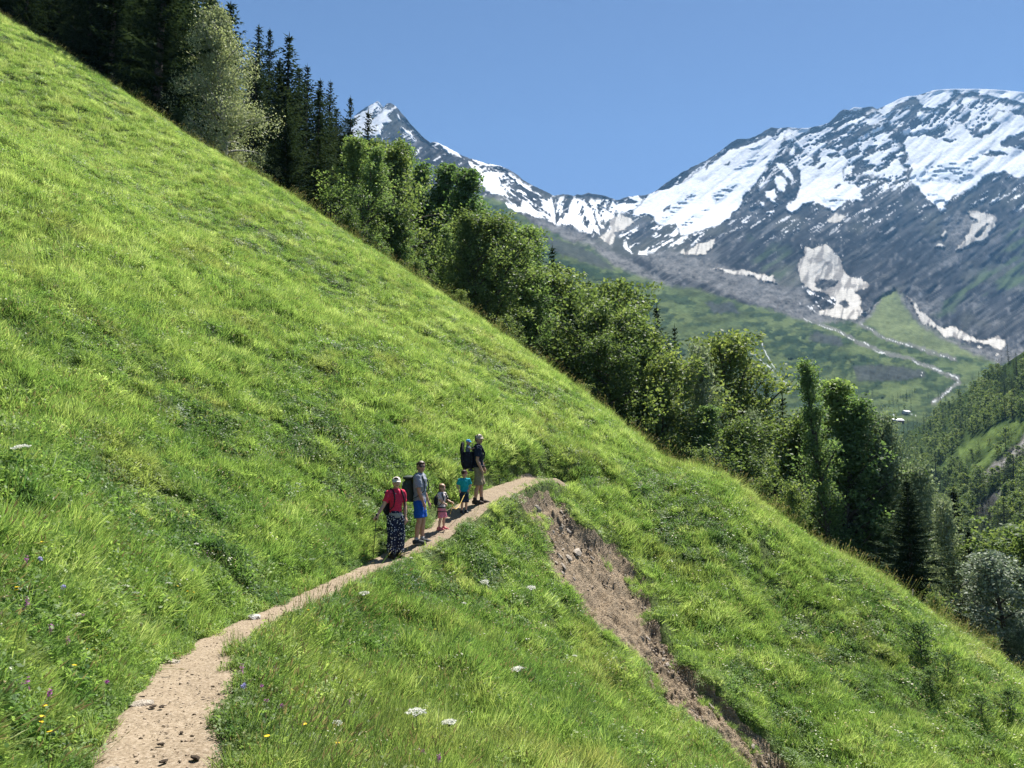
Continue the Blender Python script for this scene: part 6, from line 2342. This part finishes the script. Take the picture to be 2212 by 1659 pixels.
# slabs lying on the slip (source px of the photo where they can be picked out, else scattered)
for u, v, s, lab in [(1313, 1236, .14, 'pale slab highest on the bare earth, under the path'), (1305, 1263, .11, 'pale flat stone just below the highest slab on the bare earth'), (1410, 1341, .20, 'largest pale slab lying in the middle of the landslip'),
                     (1389, 1353, .13, 'pale slab left of the largest one on the landslip'), (1367, 1350, .12, 'narrow upright slab left of the pair on the landslip'), (1376, 1374, .10, 'small pale slab below the narrow upright one')]:
    p = hit(u, v, 2500.0)
    put(ROCKS[int(rng.integers(5))], 'stone', (p[0], p[1], p[2] - 0.08), s, lab, 'stone', None, 0.35)
k = 0
while k < 60:
    t = rng.random() ** 1.4
    i = int(t * 119)
    c = 0.05 + 0.9 * rng.random()
    q = scL[i] * (1 - c) + scR[i] * c
    if scar_sd(q[:1], q[1:])[0] < 0.12:
        continue
    z = float(raw_h(q[:1], q[1:])[0][0]) - 0.10
    put(ROCKS[int(rng.integers(5))], 'stone', (q[0], q[1], z), 0.03 + 0.06 * rng.random() ** 2, 'brownish flat stone among others on the bare earth of the landslip', 'stone', 'stones on the landslip', 0.5)
    k += 1
# fine rubble on the slip and grit on the path: one heap each
def grit(name, P, sizes, mat, label, cat, seed):
    r = np.random.default_rng(seed)
    base = np.array([[1, 0, -.2], [-.5, .87, -.2], [-.5, -.87, -.2], [0.1, 0, .7]])
    n = len(P)
    a = r.random(n) * 6.28
    st = 0.6 + 0.8 * r.random((n, 3))
    B = base[None] * st[:, None] * sizes[:, None, None]
    c, s = np.cos(a)[:, None], np.sin(a)[:, None]
    V = np.stack([B[..., 0] * c - B[..., 1] * s, B[..., 0] * s + B[..., 1] * c, B[..., 2]], 2) + P[:, None]
    o = np.arange(n)[:, None] * 4
    T = np.concatenate([o + np.array(f) for f in ((0, 1, 3), (1, 2, 3), (2, 0, 3), (0, 2, 1))])
    ob = link(name, mesh_np(name, V.reshape(-1, 3), T), None, mat)
    return tag(ob, label, cat, kind='stuff')


n = 3600
t = rng.random(n) ** 1.1
i = np.clip((t * 119).astype(int), 0, 119)
c = 0.02 + 0.96 * rng.random(n)
q = scL[i] * (1 - c)[:, None] + scR[i] * c[:, None] + rng.normal(0, 0.03, (n, 2))
ok = scar_sd(q[:, 0], q[:, 1]) > 0.05
q = q[ok]
z = raw_h(q[:, 0], q[:, 1])[0] - 0.22 * smooth(-0.05, 0.35, scar_sd(q[:, 0], q[:, 1])) + 0.03
grit('rubble', np.stack([q[:, 0], q[:, 1], z], 1), 0.010 + 0.040 * rng.random(len(q)) ** 3, stone_mat('slip_rubble', (0.10, 0.08, 0.06), (0.34, 0.29, 0.24)), 'fine broken rubble spread over the landslip', 'rubble', 41)
n = 2600
sq = 12 + 170 * rng.random(n) ** 1.6
o_ = (rng.random(n) * 2 - 1)
pl_, pr_ = path_w(sq)
o_ = np.where(o_ > 0, o_ * pl_, o_ * pr_) * 1.0
qx = np.interp(sq, np.arange(240), PATHF[:, 0]) - np.interp(sq, np.arange(240), tang[:, 1]) * o_
qy = np.interp(sq, np.arange(240), PATHF[:, 1]) + np.interp(sq, np.arange(240), tang[:, 0]) * o_
qz = raw_h(qx, qy)[0] - 0.030
grit('grit', np.stack([qx, qy, qz], 1), 0.004 + 0.013 * rng.random(n) ** 3, stone_mat('path_grit', (0.14, 0.105, 0.07), (0.38, 0.31, 0.24)), 'grit and crumbs of earth on the trodden path', 'grit', 42)
for u, v, s, lab in [(347, 1693, .028, 'dark dropping nearest the upper bend of the near path'), (374, 1717, .042, 'dark long dropping in the middle of the near path'), (394, 1717, .040, 'second dark lump beside the long dropping'),
                     (393, 1807, .035, 'dark lump on the lower part of the near path'), (476, 1840, .052, 'largest dark lump near the right edge of the path'), (400, 1848, .036, 'dark lump lowest on the near path'),
                     (443, 1779, .026, 'small dark lump at the right of the near path'), (469, 1640, .024, 'small dark lump where the path narrows')]:
    p = hit(u, v, 2500.0)
    put(DROPS[int(rng.integers(3))], 'earth_lump', (p[0], p[1], p[2] - 0.025 + s * 0.1), s * 0.62, lab, 'dropping', None, 0.15)
for u, v, s, me_, lab in [(416, 1610, .075, ROCKS[1], 'pale elongated stone on the left border of the path'), (619, 1504, .095, ROCKW, 'white stone at the left border of the path farther up'), (345, 1709, .08, ROCKS[3], 'flat pale stone set flush in the path'), (333, 1667, .04, ROCKS[2], 'small pale stone at the left path border'), (273, 1868, .04, ROCKS[0], 'small pale stone at the bottom of the near path')]:
    p = hit(u, v, 2500.0)
    put(me_, 'stone', (p[0], p[1], p[2] - 0.02), s, lab, 'stone', None, 0.1)

# ---- flowers
def petal_material(name, a, b):
    m = NT(name, 0.6, 0.2)
    m.color(m.ramp(m.attr('lv', 'GEOMETRY', 'Fac'), [(0.0, a), (1.0, b)]))
    m.translucent(b, 0.3)
    return m.m


M_WHITEP = petal_material('white_petals', (0.62, 0.62, 0.52), (0.85, 0.85, 0.78))
M_YELP = petal_material('yellow_petals', (0.70, 0.45, 0.02), (0.85, 0.62, 0.04))
M_PURP = petal_material('purple_petals', (0.26, 0.06, 0.25), (0.48, 0.16, 0.44))
M_BLUP = petal_material('lilac_petals', (0.28, 0.28, 0.58), (0.50, 0.48, 0.78))
M_STALK = cloth('green_stalk', (0.06, 0.12, 0.03))


def umbel(seed, R=0.075, h=0.34):
    r = np.random.default_rng(seed)
    st, fl = Geo(), Geo()
    st.add(*limb([(0, 0, -0.05), (0.01, 0, h * 0.6), (0.015, 0.01, h - 0.06)], [.004, .0035, .003], 5))
    for i in range(17):
        q = math.sqrt((i + .5) / 17) * R
        a = i * 2.399
        c = np.array([0.015 + q * math.cos(a), 0.01 + q * math.sin(a), h - 0.35 * q * q / R])
        st.add(*limb([(0.015, 0.01, h - 0.06), c], [.0016, .0012], 3))
        leaf_quads(fl, c + r.normal(0, 1, (16, 3)) * np.array([.011, .011, .004]), 0.0075, r, 0, 0.9)
    return st.mesh('flower_stalk', M_STALK), fl.mesh('umbel', M_WHITEP, 'lv')


def small_flower(seed, mat, kind, h):
    r = np.random.default_rng(seed)
    st, fl = Geo(), Geo()
    st.add(*limb([(0, 0, -0.05), (0.01, 0.005, h * 0.6), (0.02, 0.01, h)], [.003, .0025, .002], 5))
    if kind == 'disc':
        V, T = [], []
        for i in range(12):
            a = i / 12 * 6.283
            d = np.array([math.cos(a), math.sin(a), 0])
            s = np.array([-math.sin(a), math.cos(a), 0])
            c = np.array([0.02, 0.01, h])
            k = len(V)
            V += [c, c + d * .014 + s * .004 + [0, 0, .003], c + d * .020 + [0, 0, .002], c + d * .014 - s * .004 + [0, 0, .003]]
            T.append((k, k + 1, k + 2, k + 3))
        fl.add(np.array(V), np.array(T), b=np.repeat(r.random(12), 4))
    else:
        c = np.array([0.02, 0.01, h]) + r.normal(0, 1, (46, 3)) * np.array([.009, .009, .010 if kind == 'ball' else .022])
        leaf_quads(fl, c, 0.008, r, 0, 0.6)
    return st.mesh('flower_stalk', M_STALK), fl.mesh('flower_head', mat, 'lv')


FLOW = {'umbel': [umbel(1), umbel(2, 0.06, 0.30)], 'yellow': [small_flower(3, M_YELP, 'disc', 0.22), small_flower(4, M_YELP, 'disc', 0.27)],
        'purple': [small_flower(5, M_PURP, 'ball', 0.26), small_flower(6, M_PURP, 'spike', 0.28)], 'lilac': [small_flower(7, M_BLUP, 'ball', 0.27)]}
FN = {'umbel': ('umbel_flower', 'flower'), 'yellow': ('yellow_flower', 'flower'), 'purple': ('purple_flower', 'flower'), 'lilac': ('lilac_flower', 'flower')}
_fp = {}


def flower(kind, p, s, label, group=None):
    vi = int(rng.integers(len(FLOW[kind])))
    if (kind, vi) not in _fp:
        o = empty(FN[kind][0], p)
        a = link('stalk', FLOW[kind][vi][0], o)
        b = link('flower_head', FLOW[kind][vi][1], o)
        _fp[(kind, vi)] = (o, a, b)
    else:
        po, pa, pb = _fp[(kind, vi)]
        o = po.copy()
        o.location = p
        col.objects.link(o)
        for ch in (pa, pb):
            k = ch.copy()
            k.parent = o
            col.objects.link(k)
        for key in ('label', 'category', 'group'):
            if key in o:
                del o[key]
    o.scale = (s, s, s)
    o.rotation_euler = (rng.normal() * .12, rng.normal() * .12, rng.random() * 6.28)
    tag(o, label, FN[kind][1], group)
    return o


def fl_at(kind, u, v, s, label, group=None, lift=0.0):
    p = hit(u, v, 2500.0)
    if p is None:
        return
    h = {'umbel': 0.30, 'yellow': 0.24, 'purple': 0.26, 'lilac': 0.27}[kind] * s
    # the head is seen at this point: walk the base down the view until the head sits there
    a, e = ray(u, v, 2500.0)
    t = p[1] - 0.2
    for _ in range(40):
        z = float(raw_h(np.array([a * t]), np.array([t]))[0][0]) + h
        if z < e * t:
            break
        t -= 0.04 * t / 6
    _, pd_, pp_, ps_, sc_ = full_info(np.array([a * t]), np.array([t]))
    if pd_[0] < 0.36 or sc_[0] > -0.05:
        return
    return flower(kind, (a * t, t, z - h), s, label, group)


for u, v, s, lab in [(1018, 1743, 1.05, 'biggest white umbel in the lower meadow, left of a pair'), (1102, 1757, 1.0, 'flat white umbel right of the biggest one'), (895, 1442, 1.1, 'white umbel close to the right side of the path'),
                     (1185, 1413, 1.3, 'white umbel high in the meadow toward the landslip'), (1298, 1429, 1.3, 'white umbel nearest the left edge of the landslip'), (1268, 1638, 1.2, 'white umbel on a thin stalk in the middle of the lower meadow'),
                     (68, 1093, 1.0, 'white umbel at the left border of the picture')]:
    fl_at('umbel', u, v, s, lab)
for u, v, s in [(975, 1730, 1.0), (860, 1700, 1.0), (857, 1716, .9), (820, 1765, .9), (300, 1427, .9), (380, 1428, .9), (410, 1425, .8), (188, 1492, 1.0), (330, 1448, .8), (600, 1345, .8), (480, 1320, .8), (1130, 1470, 1.0), (1000, 1360, .9), (1400, 1600, 1.1), (1650, 1180, 1.3), (1700, 1200, 1.3), (1560, 1190, 1.2), (1800, 1290, 1.3), (1620, 1275, 1.2), (1900, 1395, 1.3)]:
    fl_at('umbel', u, v, s * 0.55, 'small white umbel among others in the meadow', 'small white umbels in the meadow')
for u, v in [(21, 1622), (163, 1631), (222, 1587), (235, 1573), (261, 1552), (362, 1453), (396, 1453), (448, 1405), (33, 1425), (55, 1443), (95, 1322), (52, 1733), (80, 1735), (105, 1734), (93, 1757), (735, 1762), (822, 1822), (867, 1655), (750, 1483), (772, 1486), (660, 1802), (227, 1541), (120, 1798), (735, 1765)]:
    fl_at('yellow', u, v, 0.8, 'yellow meadow flower in the grass beside the near path', 'yellow flowers beside the path')
for u, v in [(636, 1670), (660, 1710), (663, 1722), (587, 1625), (676, 1640), (1045, 1830), (1068, 1848), (120, 1535), (166, 1568), (190, 1495), (75, 1470), (302, 1497), (55, 1668), (63, 1660), (62, 1372), (110, 1690), (265, 1663), (850, 1720)]:
    fl_at('purple', u, v, 0.75, 'purple clover-like flower in the grass beside the near path', 'purple flowers beside the path')
for u, v in [(107, 1360), (3, 1523), (459, 1388), (613, 1666), (150, 1430)]:
    fl_at('lilac', u, v, 0.85, 'pale lilac scabious-like flower left of or near the path', 'lilac flowers near the path')

# ---- dead sticks on the rim
M_DEAD = bark_material('bleached_wood', (0.30, 0.28, 0.25), (0.50, 0.47, 0.43), 20)
for (u0, v0, u1, v1, lab) in [(2224, 1470, 2236, 1441, 'longer bleached stick poking up from the meadow rim'), (2209, 1460, 2216, 1445, 'shorter bleached stick left of the longer one on the rim')]:
    a0, e0 = ray(u0, v0, 2500.0)
    a1, e1 = ray(u1, v1, 2500.0)
    d = float(d_c(a0)) + 0.3
    g = Geo()
    P0 = np.array([a0 * d, d, e0 * d - 0.25])
    P1 = np.array([a1 * d, d + 0.2, e1 * d])
    g.add(*limb([P0 - P0, (P1 - P0) * 0.5 + np.array([0.01, 0, 0]), P1 - P0], [0.022, 0.018, 0.010], 7))
    o = plain('stick', g, M_DEAD)
    o.location = P0
    tag(o, lab, 'stick')

# ---- chalets on the valley floor
M_WALL = cloth('weathered_timber', (0.085, 0.05, 0.032), 0.9, 1.2)
M_PLAS = cloth('pale_masonry', (0.55, 0.53, 0.49), 0.9, 1.0)
M_ROOF = cloth('bright_sheet_roof', (0.60, 0.60, 0.60), 0.5, 0.6, 0.1, 0.5)
M_GLASS = NT('dark_window', 0.1, 0.5)
M_GLASS.color((0.02, 0.025, 0.03))
M_GLASS = M_GLASS.m


def boxgeo(x0, x1, y0, y1, z0, z1):
    V = np.array([(x, y, z) for z in (z0, z1) for y in (y0, y1) for x in (x0, x1)], float)
    return V, np.array([(0, 2, 3, 1), (4, 5, 7, 6), (0, 1, 5, 4), (2, 6, 7, 3), (0, 4, 6, 2), (1, 3, 7, 5)])


def chalet(u, v, w, d, h, rz, label, wall):
    x, y, z = [float(q) for q in far_point(u, v)]
    o = empty('chalet', (x, y, z - 0.5), rz)
    tag(o, label, 'chalet')
    g = Geo()
    g.add(*boxgeo(-w / 2, w / 2, -d / 2, d / 2, 0, h))
    g.add(np.array([(-w / 2, -d / 2, h), (-w / 2, d / 2, h), (-w / 2, 0, h + d * .28), (w / 2, -d / 2, h), (w / 2, d / 2, h), (w / 2, 0, h + d * .28)]), T=[(0, 2, 1), (3, 4, 5)])
    plain('wall', g, wall, o, False)
    for s in (-1, 1):
        g = Geo()
        e = 0.9
        a = np.array([(-w / 2 - e, 0, h + d * .28 + .25), (w / 2 + e, 0, h + d * .28 + .25), (w / 2 + e, s * (d / 2 + e), h - e * .56 + .25), (-w / 2 - e, s * (d / 2 + e), h - e * .56 + .25)])
        g.add(np.vstack([a, a + np.array([0, 0, 0.22])]), np.array([(0, 1, 2, 3), (4, 7, 6, 5), (0, 4, 5, 1), (1, 5, 6, 2), (2, 6, 7, 3), (3, 7, 4, 0)]))
        plain('roof', g, M_ROOF, o, False)
    for k in range(3):
        g = Geo()
        xx = -w * .3 + k * w * .3
        g.add(*boxgeo(xx - .5, xx + .5, -d / 2 - .06, -d / 2 + .05, 1.2, 2.4))
        plain('window', g, M_GLASS, o, False)


chalet(2190, 1033, 17, 9, 4.2, 0.25, 'largest chalet with a bright roof on the valley floor', M_WALL)
chalet(2152, 1030, 9, 7, 3.2, 0.1, 'small chalet left of the largest one on the valley floor', M_PLAS)
chalet(2212, 1010, 10, 7, 3.5, 0.3, 'pale chalet highest on the valley floor', M_PLAS)
# ---------------------------------------------------------------- mountain air
bm = bmesh.new()
x0, x1, y0, y1, z0, z1 = -4200, 6200, -60, 6800, -420, 3000
v = [bm.verts.new(p) for p in [(x0, y0, z0), (x1, y0, z0), (x1, y1, z0), (x0, y1, z0), (x0, y0, z1), (x1, y0, z1), (x1, y1, z1), (x0, y1, z1)]]
for f in ((3, 2, 1, 0), (4, 5, 6, 7), (0, 1, 5, 4), (1, 2, 6, 5), (2, 3, 7, 6), (3, 0, 4, 7)):
    bm.faces.new([v[i] for i in f])
me = bpy.data.meshes.new('haze')
bm.to_mesh(me)
hz = bpy.data.materials.new('mountain_air')
hz.use_nodes = True
hz.node_tree.nodes.remove(hz.node_tree.nodes['Principled BSDF'])
pv = hz.node_tree.nodes.new('ShaderNodeVolumePrincipled')
pv.inputs['Color'].default_value = (0.28, 0.58, 1.0, 1)
pv.inputs['Density'].default_value = 0.000045
pv.inputs['Anisotropy'].default_value = 0.0
hz.node_tree.links.new(pv.outputs[0], hz.node_tree.nodes['Material Output'].inputs['Volume'])
haze = link('haze', me, None, hz)
tag(haze, kind='stuff')
